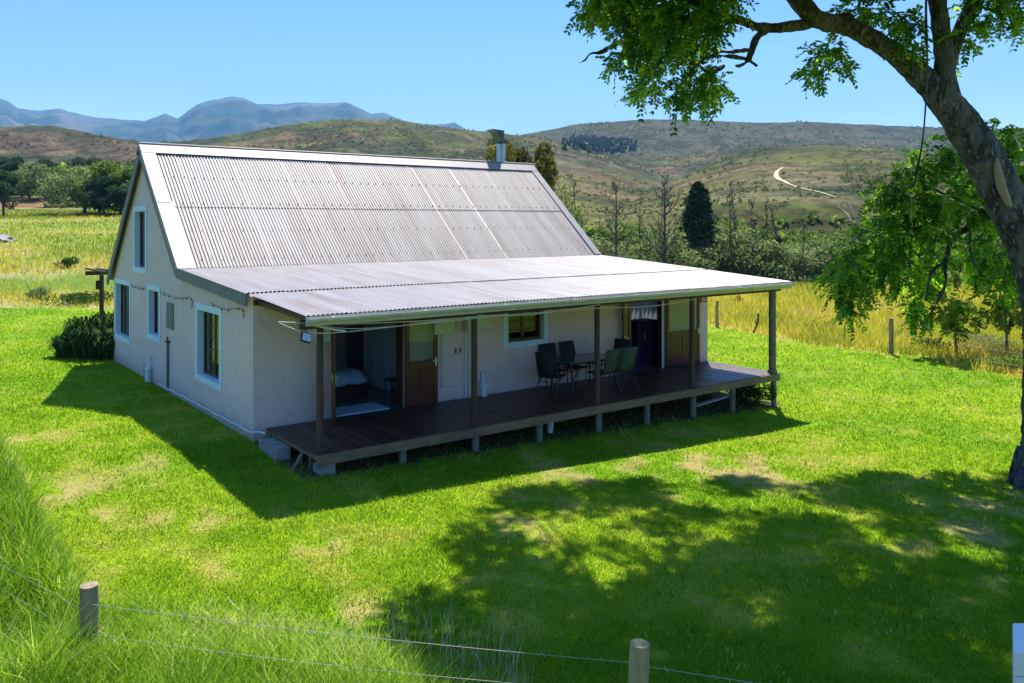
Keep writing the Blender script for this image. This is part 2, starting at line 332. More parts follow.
bare=[tuple(hit(a,b)[:2])+(s,) for a,b,s in [(352,628,.75),(325,620,.5),(395,622,.5),(520,520,.9),(590,470,1.5),(700,462,1.6),(690,443,1.2),(985,500,1.3),(965,540,1.2),(1000,560,1),(740,470,1.5),(10,445,1.0),(75,515,.9),(160,470,.8),(60,490,.8),(180,520,.6),(250,560,.6),(130,555,.7),(560,575,.5),(590,588,.5),(320,545,.4)]]
def polar(r0,r1,nr,az):
    r=np.exp(np.linspace(math.log(r0),math.log(r1),nr)); A,Rr=np.meshgrid(az,r)
    return Rr,A
azs=np.concatenate([np.linspace(-math.pi,-.9,60)[:-1],np.linspace(-.9,.9,900),np.linspace(.9,math.pi,60)[1:]])
def polar_mesh(name,r0,r1,nr,hf,cf,m,kind='structure',az=azs,center=False):
    Rr,A=polar(r0,r1,nr,az); X=CAM[0]+Rr*(FW[0]*np.cos(A)+RT[0]*np.sin(A)); Y=CAM[1]+Rr*(FW[1]*np.cos(A)+RT[1]*np.sin(A))
    x=X.ravel();y=Y.ravel(); z=hf(x,y); V=np.c_[x,y,z]; na=len(az); nr_=Rr.shape[0]
    i=np.arange((nr_-1)*(na-1)); a=i//(na-1)*na+i%(na-1); Fc=np.c_[a,a+1,a+na+1,a+na][:,::-1]
    col=cf(x,y)
    o=fast(name,V,Fc,m,None,col=col,smooth=True); return o
M['ground']=mat('turf_and_soil',(0,0,0),.95,[(3,'.72',.42,.62),(30,'.7',.45,.65)],bump=(25,.6),colattr='col',spec=.1)
M['hills']=mat('hill_vegetation',(0,0,0),.95,[(.012,'.65',.45,.6),(.035,'.6',.42,.6),(.12,'.55',.45,.60),(.3,'.6',.48,.60)],colattr='col',spec=.05)
M['mount']=mat('mountain_rock',(.07,.085,.06),.95,[(.0012,(.13,.125,.10),.48,.62),(.004,(.035,.05,.035),.48,.62)],spec=.05)
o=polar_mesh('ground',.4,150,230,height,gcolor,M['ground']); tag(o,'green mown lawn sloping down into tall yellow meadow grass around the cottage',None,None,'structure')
o=polar_mesh('hills',150,3200,230,height,gcolor,M['hills']); tag(o,'olive and brown scrub covered hills rising behind the cottage',None,None,'structure')
def mheight(x,y):
    px,d,rr=to_pd(x,y); dc=8500
    cr=[(-1500,90),(-600,100),(-200,92),(-60,86),(-20,92),(0,98),(8,101),(18,108),(38,110),(60,108),(72,112),(95,117),(120,119),(145,120),(158,116),(166,113),(178,118),(188,110),(200,103),(215,99),(232,96),(245,98),(258,104),(275,104),(300,102),(320,103),(345,102),(358,107),(372,114),(384,112),(400,119),(418,124),(440,124),(455,123),(468,130),(490,140),(560,160),(700,190),(2500,200)]
    zc=zy(I(px,cr),dc); t=np.where(d<dc,1-(dc-d)/4200,1-(d-dc)/1500); t=np.clip(t,0,1)
    n=fbm(x/900,y/900,6,61,True)-.5
    return zc*t**.8*(1+n*1.5*(1-t)**1.3) + (fbm(x/300,y/300,5,66,True)-.5)*22*t*(1-.85*t) + (fbm(x/90,y/90,4,67)-.5)*14*t - 2
o=polar_mesh('mountains',4200,9900,130,mheight,lambda x,y:np.full((len(x),3),.1),M['mount'],az=np.linspace(-1.1,.5,700)); tag(o,'distant blue mountain range on the left of the horizon',None,None,'structure')
# haze
SHZ=11000; hm=bpy.data.materials.new('haze_air'); hm.use_nodes=True; ht=hm.node_tree; ht.nodes.remove(ht.nodes['Principled BSDF'])
pv=ND(ht,'ShaderNodeVolumePrincipled'); pv.inputs['Color'].default_value=(.20,.55,1,1); pv.inputs['Density'].default_value=8e-5; pv.inputs['Anisotropy'].default_value=0
ht.links.new(pv.outputs[0],ht.nodes['Material Output'].inputs['Volume'])
hz=MB().box(CAM[0]-SHZ,CAM[0]+SHZ,CAM[1]-SHZ,CAM[1]+SHZ,-25,1750).build('haze',hm); tag(hz,'thin blue haze filling the air over the valley',None,None,'stuff')
# ---------------------------------------------------------------- blades
def blades(name,x,y,z,h,wd,lean,tint,m,parent=None,seg=1):
    n=len(x); a=RNG.uniform(0,2*math.pi,n); lx=np.cos(a)*lean;ly=np.sin(a)*lean; b=a+RNG.uniform(-1.3,1.3,n)+math.pi/2
    wx=np.cos(b)*wd/2;wy=np.sin(b)*wd/2
    if seg==1:
        V=np.stack([np.c_[x-wx,y-wy,z-.01],np.c_[x+wx,y+wy,z-.01],np.c_[x+lx,y+ly,z+h]],1).reshape(-1,3)
        Fc=np.arange(n*3).reshape(-1,3); return fast(name,V,Fc,m,parent,tint=np.repeat(tint,3))
    V=np.stack([np.c_[x-wx,y-wy,z-.02],np.c_[x+wx,y+wy,z-.02],np.c_[x+lx*.35+wx*.7,y+ly*.35+wy*.7,z+h*.6],np.c_[x+lx*.35-wx*.7,y+ly*.35-wy*.7,z+h*.6],np.c_[x+lx,y+ly,z+h*.98]],1).reshape(-1,3)
    b0=np.arange(n)*5; q=np.c_[b0,b0+1,b0+2]; q2=np.c_[b0,b0+2,b0+3]; q3=np.c_[b0+3,b0+2,b0+4]
    return fast(name,V,np.concatenate([q,q2,q3]),m,parent,tint=np.repeat(tint,5))
def sample(n,p0,p1,d0,d1,pw):
    px=RNG.uniform(p0,p1,n); u=RNG.uniform(0,1,n); e=1-pw
    d=(d0**e+u*(d1**e-d0**e))**(1/e); d=np.asarray(d)
    x=CAM[0]+FW[0]*d+RT[0]*(px-512)/FP*d; y=CAM[1]+FW[1]*d+RT[1]*(px-512)/FP*d
    return px,d,x,y
def inhouse(x,y): return (x>-.05)&(x<13.62)&(y>-.05)&(y<12.35)
# lawn
px,d,x,y=sample(760000,-120,1150,5.5,44,1.7); _,_,_,lb,tn=zones(x,y)
k=(lb>RNG.uniform(0,1,len(x)))&(tn<.5)&~inhouse(x,y)
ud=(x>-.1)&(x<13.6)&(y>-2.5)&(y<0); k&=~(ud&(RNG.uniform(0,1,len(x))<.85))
bm=np.zeros(len(x))
for (bx,by,s) in bare: bm=np.maximum(bm,np.exp(-((x-bx)**2+(y-by)**2)/s**2))
n2=fbm(x*1.6,y*1.6,4,4); n1=fbm(x*.35,y*.35,4,3); k&=~(bm*sm(.48,.64,n2)*.85>RNG.uniform(0,1,len(x)))
px,d,x,y,bm,n1,n2=[q[k] for q in (px,d,x,y,bm,n1,n2)]
tuft=fbm(x*5,y*5,2,90)
h=(.022+.05*tuft*RNG.uniform(.5,1.2,len(x)))*(1+.012*d)*(1-.4*bm); tint=np.clip(.12+.45*RNG.uniform(0,1,len(x))+.8*(n1-.5)+.6*(n2-.5)+sm(.60,.72,n2)*.2+bm*.3*sm(.45,.6,n2)+(RNG.uniform(0,1,len(x))<.05)*.4,0,1)
o=blades('lawn_grass',x,y,height(x,y),h,.0045+.00125*d,h*RNG.uniform(.3,1.1,len(x)),tint,M['grass']); tag(o,'short mown green lawn grass around the cottage',None,None,'stuff')
# near tall grass
px,d,x,y=sample(250000,-260,900,4.6,26,1.4); _,_,_,lb,tn=zones(x,y)
k=(tn>.45)&((fbm(x*3.2,y*3.2,2,133)>.40)|(RNG.uniform(0,1,len(x))<.25)); px,d,x,y,tn=[q[k] for q in (px,d,x,y,tn)]
cl=fbm(x*1.3,y*1.3,4,33); edge=np.clip((near_d(px)-d)/2.2,0.15,1)
h=(.18+.62*cl*edge)*RNG.uniform(.4,1.3,len(x)); tint=np.clip(.25*RNG.uniform(0,1,len(x))+.9*(fbm(x*.8,y*.8,3,35)-.25)*RNG.uniform(.3,1,len(x))+.35*(1-edge)+(RNG.uniform(0,1,len(x))<.1)*.45,0,1)
o=blades('tall_grass',x,y,height(x,y),h*(.8+.5*fbm(x*3.2,y*3.2,2,133)),.010+.0008*d,h*RNG.uniform(.2,1.0,len(x)),tint,M['tall'],seg=2); tag(o,'long unmown pale green grass beside the front fence',None,None,'stuff')
# meadow
px,d,x,y=sample(260000,-250,1250,22,150,1.25); _,_,_,lb,tn=zones(x,y)
k=(lb<.4)&~((px>140)&(px<640))&~((px>300)&(d>75)); k&=~((d>49)&(d<60)&(px<400)&(RNG.uniform(0,1,len(x))<.85)); k&=d>back_d(px)-1
px,d,x,y=[q[k] for q in (px,d,x,y)]
cl=fbm(x*.5,y*.5,4,43); L=px<400; st=sm(0,2.5,d-back_d(px))
h=np.where(L,.28+.3*cl,.45+.5*cl)*RNG.uniform(.45,1.2,len(x))*(.5+.5*st)
tint=np.where(L,.05+.45*RNG.uniform(0,1,len(x))+1.3*(fbm(x*.08,y*.08,3,8)-.52),.30*RNG.uniform(0,1,len(x))+1.5*(fbm(x*.3,y*.3,4,45)-.38)); tint=np.clip(tint+(RNG.uniform(0,1,len(x))<.08)*.3,0,1)
o=blades('meadow_grass',x,y,height(x,y),h,.004+.0011*d,h*RNG.uniform(.2,.9,len(x)),tint,M['field']); tag(o,'tall yellow and green meadow grass beyond the lawn',None,None,'stuff')
# ---------------------------------------------------------------- foliage quads
def leafquads(cent,size,tint,droop=0.,asp=.55,flat=False):
    n=len(cent); a=RNG.normal(size=(n,3)); a[:,2]-=droop; a/=np.linalg.norm(a,axis=1)[:,None]
    b=RNG.normal(size=(n,3)); 
    if flat: b[:,2]*=.35
    b-=a*(a*b).sum(1)[:,None]; b/=np.linalg.norm(b,axis=1)[:,None]
    s=np.asarray(size).reshape(-1,1) if np.ndim(size) else np.full((n,1),size)
    V=np.stack([cent-a*s*.5,cent+b*s*asp*.5-a*s*.05,cent+a*s*.5,cent-b*s*asp*.5-a*s*.05],1).reshape(-1,3)
    return V,np.arange(n*4).reshape(-1,4),np.repeat(tint,4)
def foliage(name,cent,size,tint,m,parent=None,**k):
    V,Fc,t=leafquads(cent,size,tint,**k); return fast(name,V,Fc,m,parent,tint=t)
def shell_pts(c,r,n,inner=.55):
    v=RNG.normal(size=(n,3)); v/=np.linalg.norm(v,axis=1)[:,None]; rad=RNG.uniform(inner**3,1,n)**(1/3)
    return np.array(c)+v*rad[:,None]*np.array(r)
# ================================================================ THE COTTAGE
house=emp('farmhouse',(0,0,0),'white walled cottage with steep corrugated iron roof and long covered veranda','house')
L_,W_,YA,HR,YB,HB,HC,H1=13.559,12.298,8.43,6.37,4.81,3.17,2.86,2.79
DK=.24; T=.24
def rooftop(y): # roof line of the gable at depth y
    return float(np.interp(y,[0,YB,YA,W_],[HC,HB,HR,H1]))-.02
def wall(mb,mp,us,holes,top,bot,u0,u1,w0,w1):
    """strip-built wall with openings; mp maps (u,v,w)"""
    br=sorted(set([u0,u1]+[u for u in us if u0<u<u1]+[h[i] for h in holes for i in (0,1)]))
    for a,b in zip(br[:-1],br[1:]):
        hs=sorted([h for h in holes if h[0]<=a+1e-6 and h[1]>=b-1e-6],key=lambda h:h[2]); v=bot
        segs=[]
        for h in hs:
            if h[2]>v: segs.append((v,h[2]))
            v=h[3]
        ta,tb=top(a),top(b)
        for (s,e) in segs: mb.hexa([mp(a,s,w0),mp(b,s,w0),mp(b,s,w1),mp(a,s,w1),mp(a,e,w0),mp(b,e,w0),mp(b,e,w1),mp(a,e,w1)])
        mb.hexa([mp(a,v,w0),mp(b,v,w0),mp(b,v,w1),mp(a,v,w1),mp(a,ta,w0),mp(b,tb,w0),mp(b,tb,w1),mp(a,ta,w1)])
def fixn(o):
    import bmesh
    bm=bmesh.new(); bm.from_mesh(o.data); bmesh.ops.recalc_face_normals(bm,faces=bm.faces); bm.to_mesh(o.data); bm.free(); return o
side=lambda u,v,w:(-w,u,v)         # gable wall, w outwards
front=lambda u,v,w:(u,-w,v)
rside=lambda u,v,w:(L_+w,u,v)
sw=[(2.02,3.58,.83,2.31),(6.95,7.96,1.30,2.48),(10.20,11.95,.88,2.44),(8.36,9.54,3.04,4.62)]
mb=MB(); wall(mb,side,[YB,YA],sw,rooftop,-1.1,0,W_,-T,0); fixn(mb.build('gable_wall',M['plaster'],house))
fh=[(1.66,3.36,DK-.02,2.32),(6.23,7.34,1.41,2.36),(10.30,11.72,DK-.02,2.30)]
mb=MB(); wall(mb,front,[],fh,lambda u:HC-.05,-1.3,T,L_-T,-T,0); fixn(mb.build('veranda_wall',M['plaster'],house))
rh=[(1.8,3.3,.9,2.35)]
mb=MB(); wall(mb,rside,[YB,YA],rh,rooftop,-1.3,0,W_,-T,0); fixn(mb.build('end_wall',M['plaster'],house))
mb=MB(); mb.box(T,L_-T,W_-T,W_,-1,H1-.05); mb.build('rear_wall',M['plaster'],house)
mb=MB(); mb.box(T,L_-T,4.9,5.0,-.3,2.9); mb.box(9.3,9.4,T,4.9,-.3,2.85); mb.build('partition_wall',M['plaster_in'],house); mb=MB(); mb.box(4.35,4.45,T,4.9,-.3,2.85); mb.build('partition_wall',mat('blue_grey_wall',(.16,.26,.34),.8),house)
mb=MB(); mb.box(T,L_-T,T,W_-T,2.62,2.66); mb.build('ceiling_board',M['plaster_in'],house)
mb=MB(); mb.box(T,L_-T,T,W_-T,DK-.12,DK-.02); mb.box(1.68,3.34,.0,T,DK-.12,DK-.015); mb.box(10.32,11.70,0,T,DK-.12,DK-.015); mb.build('floor_tiles',M['tile'],house)
def casement(name,mp,h,nc,nr,glass='glass',sill=True,reveal=.13,curt=None,label=None,sur=.15):
    u0,u1,v0,v1=h
    s=MB()
    def bx(m,a,b,c,d,e,f):
        p=[mp(x,y,z) for x in (a,b) for y in (c,d) for z in (e,f)]; q=np.array(p); lo=q.min(0);hi=q.max(0); m.box(lo[0],hi[0],lo[1],hi[1],lo[2],hi[2])
    fr=MB(); dep_=-reveal; fw=.06
    bx(fr,u0+.004,u0+fw,v0+.004,v1-.004,dep_-.06,dep_); bx(fr,u1-fw,u1-.004,v0+.004,v1-.004,dep_-.06,dep_); bx(fr,u0+fw,u1-fw,v0+.004,v0+fw,dep_-.06,dep_); bx(fr,u0+fw,u1-fw,v1-fw,v1-.004,dep_-.06,dep_)
    cw=(u1-u0-2*fw)/nc; rw=(v1-v0-2*fw)/nr
    for i in range(1,nc):
        t=.035 if i==nc//2 else .013
        bx(fr,u0+fw+cw*i-t,u0+fw+cw*i+t,v0+fw,v1-fw,dep_-.05,dep_-.008)
    for j in range(1,nr): 
        bx(fr,u0+fw,u1-fw,v0+fw+rw*j-.012,v0+fw+rw*j+.012,dep_-.045,dep_-.012)
    f=fr.build(name,M['brownwood'],house)
    if label: f['label']=label
    g=MB(); bx(g,u0+fw,u1-fw,v0+fw,v1-fw,dep_-.034,dep_-.026); g.build('pane',M[glass],f)
    o=.02
    bx(s,u0-sur,u0,v0-sur,v1+sur,.0015,o); bx(s,u1,u1+sur,v0-sur,v1+sur,.0015,o); bx(s,u0,u1,v1,v1+sur,.0015,o); bx(s,u0,u1,v0-sur,v0,.0015,o+.012)
    # painted reveals
    bx(s,u0+.001,u0+.004,v0,v1,-reveal,.0);bx(s,u1-.004,u1-.001,v0,v1,-reveal,.0);bx(s,u0,u1,v0+.001,v0+.004,-reveal,0.);bx(s,u0,u1,v1-.004,v1-.001,-reveal,0.)
    s.build('surround',M['trim'],f)
    if curt:
        c=MB(); n=14; 
        for (a,b) in curt:
            for i in range(n):
                xa=a+(b-a)*i/n; xb=a+(b-a)*(i+1)/n; w=.03*(i%2)
                bx(c,xa,xb,v0-.02,v1+.05,-T-.06-w,-T-.05-w)
        c.build('curtain',M['curtain'] if curt[0][0]<9 or True else None,f)
    return f
casement('window',side,sw[0],4,5,'glassR',curt=[(2.75,3.45)]); casement('window',side,sw[1],2,4,'glassR'); casement('window',side,sw[2],4,5,'glassR',curt=[(10.5,11.2)]); casement('window',side,sw[3],2,1,'glassR',curt=[(8.5,8.9)])
casement('window',front,fh[1],2,4,'glass',sur=.14)
casement('window',rside,rh[0],2,2,'glass',sur=.1)
# ventilation panel on the gable
mb=MB(); mb.box(-.03,-.001,5.55,6.15,1.63,2.28)
for i in range(7): mb.box(-.04,-.03,5.58,6.12,1.67+.085*i,1.70+.085*i)
mb.build('wall_vent',M['green_vent'],house)
# ---- corrugated sheets
def corr(name,x0,x1,pa,pb,m,lam=.088,amp=.011,lift=0.,rows=2,lap=.75,parent=house):
    """sheet from upper edge pa=(y,z) to lower pb, corrugated along x"""
    ns=int((x1-x0)/lam*8); xs=np.linspace(x0,x1,ns+1)
    nrm=np.array([pb[1]-pa[1],-(pb[0]-pa[0])]); nrm=nrm/np.hypot(*nrm); nrm=nrm if nrm[1]>0 else -nrm
    si=np.floor(xs/lap); li=(xs/lap-si)*.005+.006*(h2(si,si*0,9)-.5)
    V=[];k=rows
    for r in range(k+1):
        t=r/k; y=pa[0]+(pb[0]-pa[0])*t; z=pa[1]+(pb[1]-pa[1])*t
        off=lift+amp*np.cos(xs/lam*2*math.pi)+li+.004*(vn(xs*.8,xs*0+r*3,5)-.5)
        V.append(np.c_[xs,y+nrm[0]*off,z+nrm[1]*off])
    V=np.concatenate(V); n=ns+1
    i=np.arange(k*ns); a=i//ns*n+i%ns; F_=np.c_[a,a+1,a+n+1,a+n]
    if pb[0]<pa[0]: F_=F_[:,::-1]
    return fast(name,V,F_,m,parent,smooth=True)
def lerp(a,b,t): return (a[0]+(b[0]-a[0])*t,a[1]+(b[1]-a[1])*t)
RA=(YA,HR);RB=(YB-.06,HB+.05-.05);mid=lerp(RA,RB,.53)
x0,x1=-.12,13.67
roofm=corr('roof',x0,x1,lerp(RA,RB,.50),RB,M['roof'],lift=.040,rows=6)
corr('upper_roof_sheet',x0,x1,RA,mid,M['roof'],lift=.052,rows=6,parent=roofm)
corr('rear_roof_sheet',x0,x1,RA,(W_+.35,H1-.33),M['roof'],lift=.03,rows=2,parent=roofm)
V0=(YB+.15,HB+.012+.0);VM=(.28,HC+.03);VE=(-2.66,2.70)
ver=corr('veranda_roof',x0+.05,13.795,lerp(V0,VM,1.03),VE,M['roof2'],lift=.012,rows=8)
corr('upper_veranda_sheet',x0,13.75,V0,(VM[0]-.05,VM[1]),M['roof2'],lift=.021,rows=6,parent=ver)
# ridge cap + edge flashings
mb=MB()
def slopebox(mb,xa,xb,pa,pb,h0,h1):
    d=np.array([pb[0]-pa[0],pb[1]-pa[1]]);d/=np.hypot(*d);n=np.array([d[1],-d[0]]); n=n if n[1]>0 else -n
    def q(p,h): return (p[0]+n[0]*h,p[1]+n[1]*h)
    a0,a1,b0,b1=q(pa,h0),q(pa,h1),q(pb,h0),q(pb,h1)
    mb.hexa([(xa,a0[0],a0[1]),(xb,a0[0],a0[1]),(xb,b0[0],b0[1]),(xa,b0[0],b0[1]),(xa,a1[0],a1[1]),(xb,a1[0],a1[1]),(xb,b1[0],b1[1]),(xa,b1[0],b1[1])])
slopebox(mb,-.16,13.70,(YA,HR+.02),lerp((YA,HR+.02),RB,.07),.07,.085); slopebox(mb,-.16,13.70,(YA,HR+.02),lerp((YA,HR+.02),(W_,H1),.07),.07,.085)
mb.tube([(-.16,YA,HR+.12),(13.7,YA,HR+.12)],.035,8); fixn(mb.build('ridge_cap',M['flash'],roofm))
mb=MB(); slopebox(mb,-.165,.20,lerp(RA,RB,.0),lerp(RA,RB,.5),.082,.092)
mb2=lerp(RA,RB,.48)
slopebox(mb,-.166,.24,lerp(RA,RB,.49),(YB-.12,HB-.03),.074,.082); slopebox(mb,-.164,-.155,RA,RB,-.05,.09)
fixn(mb.build('edge_flashing',M['flash'],roofm))
mb=MB(); slopebox(mb,13.42,13.70,RA,RB,.080,.090); fixn(mb.build('edge_flashing',M['flash'],roofm))
# barge boards
mb=MB()
for pa,pb in ((RA,(YB-.04,HB)),(RA,(W_+.33,H1-.31))): slopebox(mb,-.155,-.115,pa,pb,-.20,.028)
fixn(mb.build('barge_board',M['barge'],house))
mb=MB(); mb.hexa([(-.160,-.02,HC-.19),(-.12,-.02,HC-.19),(-.12,YB+.03,HB-.20),(-.160,YB+.03,HB-.20),(-.160,-.02,HC+.065),(-.12,-.02,HC+.065),(-.12,YB+.03,HB+.055),(-.160,YB+.03,HB+.055)]); fixn(mb.build('barge_board',M['barge'],house))
mb=MB()
for pa,pb in ((RA,(YB-.04,HB)),(RA,(W_+.33,H1-.31))): slopebox(mb,13.64,13.68,pa,pb,-.18,.025)
mb.hexa([(13.72,-2.6,2.52),(13.76,-2.6,2.52),(13.76,YB,HB-.18),(13.72,YB,HB-.18),(13.72,-2.6,2.69),(13.76,-2.6,2.69),(13.76,YB,HB),(13.72,YB,HB)])
fixn(mb.build('barge_board',M['barge'],house))
# veranda frame: beam, rafters, purlins
mb=MB(); mb.box(-.02,13.74,-2.38,-2.27,2.44,2.60); mb.build('veranda_beam',M['darkwood'],house)
mb=MB()
for i in range(15): 
    x=.1+i*.965; mb.bar((x,-.003,2.735),(x,-2.62,2.61),.05,.09)
mb.box(.0,13.7,-.06,-.004,2.68,2.78); mb.build('rafters',M['darkwood'],house)
# gutter
mb=MB(); gx0,gx1=-.04,13.83
prof=[(math.cos(a)*.075,math.sin(a)*.075) for a in np.linspace(math.pi,2*math.pi,9)]
for (a,b) in zip(prof[:-1],prof[1:]):
    y1,z1,y2,z2=a[0]-2.735,a[1]+2.665,b[0]-2.735,b[1]+2.665
    k=.93; Y1,Z1,Y2,Z2=a[0]*k-2.735,a[1]*k+2.665,b[0]*k-2.735,b[1]*k+2.665
    mb.hexa([(gx0,y1,z1),(gx1,y1,z1),(gx1,y2,z2),(gx0,y2,z2),(gx0,Y1,Z1),(gx1,Y1,Z1),(gx1,Y2,Z2),(gx0,Y2,Z2)])
for gx in (gx0,gx1-.01): mb.add([(gx,p[0]-2.735,p[1]+2.665) for p in prof]+[(gx+.01,p[0]-2.735,p[1]+2.665) for p in prof],[tuple(range(9)),tuple(range(17,8,-1))]+[(i,i+1,i+10,i+9) for i in range(8)])
mb.box(gx0,gx1,-2.655,-2.63,2.53,2.69)
for i in range(8): mb.box(.4+i*1.85,.43+i*1.85,-2.82,-2.655,2.668,2.676)
fixn(mb.build('gutter',M['gutter'],house))
# chimney flue
cx,cy=12.62,8.98
mb=MB(); mb.tube([(cx,cy,5.6),(cx,cy,7.23)],.165,16); mb.tube([(cx,cy,7.18),(cx,cy,7.23)],.18,16); flue=mb.build('chimney_flue',M['steel'],house)
mb=MB(); mb.hexa([(cx-.05,cy-.2,7.23),(cx+.17,cy-.2,7.23),(cx+.17,cy+.2,7.23),(cx-.05,cy+.2,7.23),(cx-.36,cy-.21,7.68),(cx-.22,cy-.21,7.70),(cx-.22,cy+.21,7.70),(cx-.36,cy+.21,7.68)])
mb.hexa([(cx-.36,cy-.24,7.65),(cx-.02,cy-.24,7.50),(cx-.02,cy+.24,7.50),(cx-.36,cy+.24,7.65),(cx-.52,cy-.24,7.74),(cx-.02,cy-.24,7.72),(cx-.02,cy+.24,7.72),(cx-.52,cy+.24,7.74)])
mb.hexa([(cx-.05,cy-.2,7.46),(cx+.24,cy-.2,7.24),(cx+.24,cy+.2,7.24),(cx-.05,cy+.2,7.46),(cx-.1,cy-.2,7.50),(cx+.28,cy-.2,7.26),(cx+.28,cy+.2,7.26),(cx-.1,cy+.2,7.50)])
fixn(mb.build('cowl',M['darksteel'],flue))
# ---- deck
mb=MB(); x=.26; i=0
while x<13.50:
    dz=.004*random.random(); mb.box(x,x+.105,-2.43+.006*random.random(),-.006,DK-.03,DK-.004+dz); x+=.119; i+=1
deck=mb.build('deck',M['deck'],house)
mb=MB(); mb.box(.24,13.57,-2.47,-2.432,DK-.19,DK-.012); mb.box(13.53,13.568,-2.43,-.02,DK-.22,DK-.03); mb.box(.262,.30,-2.43,-.02,DK-.10,DK-.031)
mb.box(.24,.44,-2.485,-2.471,DK-.22,DK-.01); mb.build('edge_beam',M['fascia'],deck)
mb=MB(); 
for y in (-2.2,-1.3,-.35): mb.box(.31,13.5,y-.03,y+.03,DK-.17,DK-.032)
mb.build('joists',M['darkwood'],deck)
PX=[(.36,'b'),(3.66,'b'),(7.0,'b'),(10.18,'b'),(13.44,'g')]
for x,k in PX:
    r=.062 if k=='b' else .095
    mb=MB(); mb.tube([(x,-2.32,DK-.005),(x,-2.32,2.46)],[r*1.05,r],12)
    if k=='g': mb.tube([(x,-2.32,DK),(x,-2.32,DK+.09)],r*1.35,12)
    mb.build('post',M['darkwood'] if k=='b' else M['stump'],house)
for x in (2.0,3.66,5.3,7.0,8.55,10.18,11.7,13.44):
    mb=MB(); z=gz(x,-2.4); mb.tube([(x,-2.36,z-.3),(x,-2.36,DK-.201)],.075,10); mb.build('deck_stump',M['stump'],deck)
mb=MB(); z=gz(.4,-2.3)
mb.box(.33,.62,-2.40,-2.1,z-.2,DK-.202); mb.build('deck_stump',M['concrete'],deck)
mb=MB(); 
for (a,b) in (((.22,-1.85,DK-.1),(.0,-1.95,-.12)),((.2,-1.1,DK-.1),(-.1,-1.35,-.1)),((.22,-.5,DK-.1),(.02,-.45,-.05))): MB().bar(a,b,.06,.03).build('brace',M['fascia'],deck)
for y in (-.35,-.9,-1.6,-2.0): MB().box(.30,.335,y-.03,y+.03,-.3,DK-.10).build('brace',M['fascia'],deck)
# ---- doors
def door(name,hx,hy,ang,w,h,glassm,m,label,side_=1):
    r=bpy.data.objects.new(name,None)
    me=MB(); t=.045
    lb=.92 # lower panel height
    me.box(0,.1,0,t,0,h);me.box(w-.1,w,0,t,0,h);me.box(.1,w-.1,0,t,0,.2);me.box(.1,w-.1,0,t,lb-.1,lb+.06);me.box(.1,w-.1,0,t,h-.12,h)
    me.box(w/2-.045,w/2+.045,0,t,.2,lb-.1)
    me.box(.1,w/2-.045,.012,t-.012,.2,lb-.1);me.box(w/2+.045,w-.1,.012,t-.012,.2,lb-.1)
    for (a,b) in ((.1,w/2-.045),(w/2+.045,w-.1)): me.box(a+.05,b-.05,.003,t-.003,.27,lb-.17)
    d=bpy.data.meshes.new(name); d.from_pydata(me.v,[],me.f); o=bpy.data.objects.new(name,d); COL.objects.link(o); d.materials.append(m)
    bv=o.modifiers.new('bevel','BEVEL'); bv.width=.006; bv.segments=1
    o.parent=house; o.location=(hx,hy,DK+.01); o.rotation_euler=(0,0,math.radians(ang)); o['label']=label
    def ch(mb,n,mm):
        dd=bpy.data.meshes.new(n); dd.from_pydata(mb.v,[],mb.f); c=bpy.data.objects.new(n,dd); COL.objects.link(c); dd.materials.append(mm); c.parent=o
    g=MB().box(.1,w-.1,.018,.026,lb+.06,h-.12); ch(g,'pane',glassm)
    hd=MB(); hd.box(w-.075,w-.035,-.012,t+.012,lb-.08,lb+.12); hd.box(w-.16,w-.04,-.055,-.035,lb+.04,lb+.06); hd.box(w-.06,w-.045,-.05,t+.05,lb+.04,lb+.06); hd.box(w-.16,w-.04,t+.035,t+.055,lb+.04,lb+.06); ch(hd,'handle',M['brass'])
    return o
door('door',3.36,-.09,-5,.80,2.04,M['glass'],M['redwood'],'red brown panelled door leaf with a glass top, folded back beside the bedroom opening')
door('door',1.64,-.02,-112,.80,2.04,M['glassR'],M['redwood'],'brown door leaf seen edge on, swung out at the left of the bedroom opening')
door('door',11.74,-.07,-4,1.30,2.04,M['glass'],M['redwood'],'dark red door leaf with a pale glass top, folded back at the right end of the veranda')
door('door',10.30,-.05,-164,.42,2.04,M['glassR'],M['redwood'],'narrow brown door leaf folded back left of the kitchen opening')
mb=MB()
for a,b in ((1.66,3.36),(10.30,11.72)):
    mb=MB(); mb.box(a+.002,a+.05,-.008+.01,T-.01,DK,2.3); mb.box(b-.05,b-.002,.002,T-.01,DK,2.3); mb.box(a+.05,b-.05,.002,T-.01,2.25,2.3); mb.build('door_frame',M['brownwood'],house)
mb=MB(); mb.box(9.98,10.16,-.022,-.002,DK,2.33); mb.build('door_surround',M['trim'],house); mb=MB(); mb.box(11.60,11.66,-.02,-.003,DK,2.33); mb.build('door_surround',M['trim'],house)
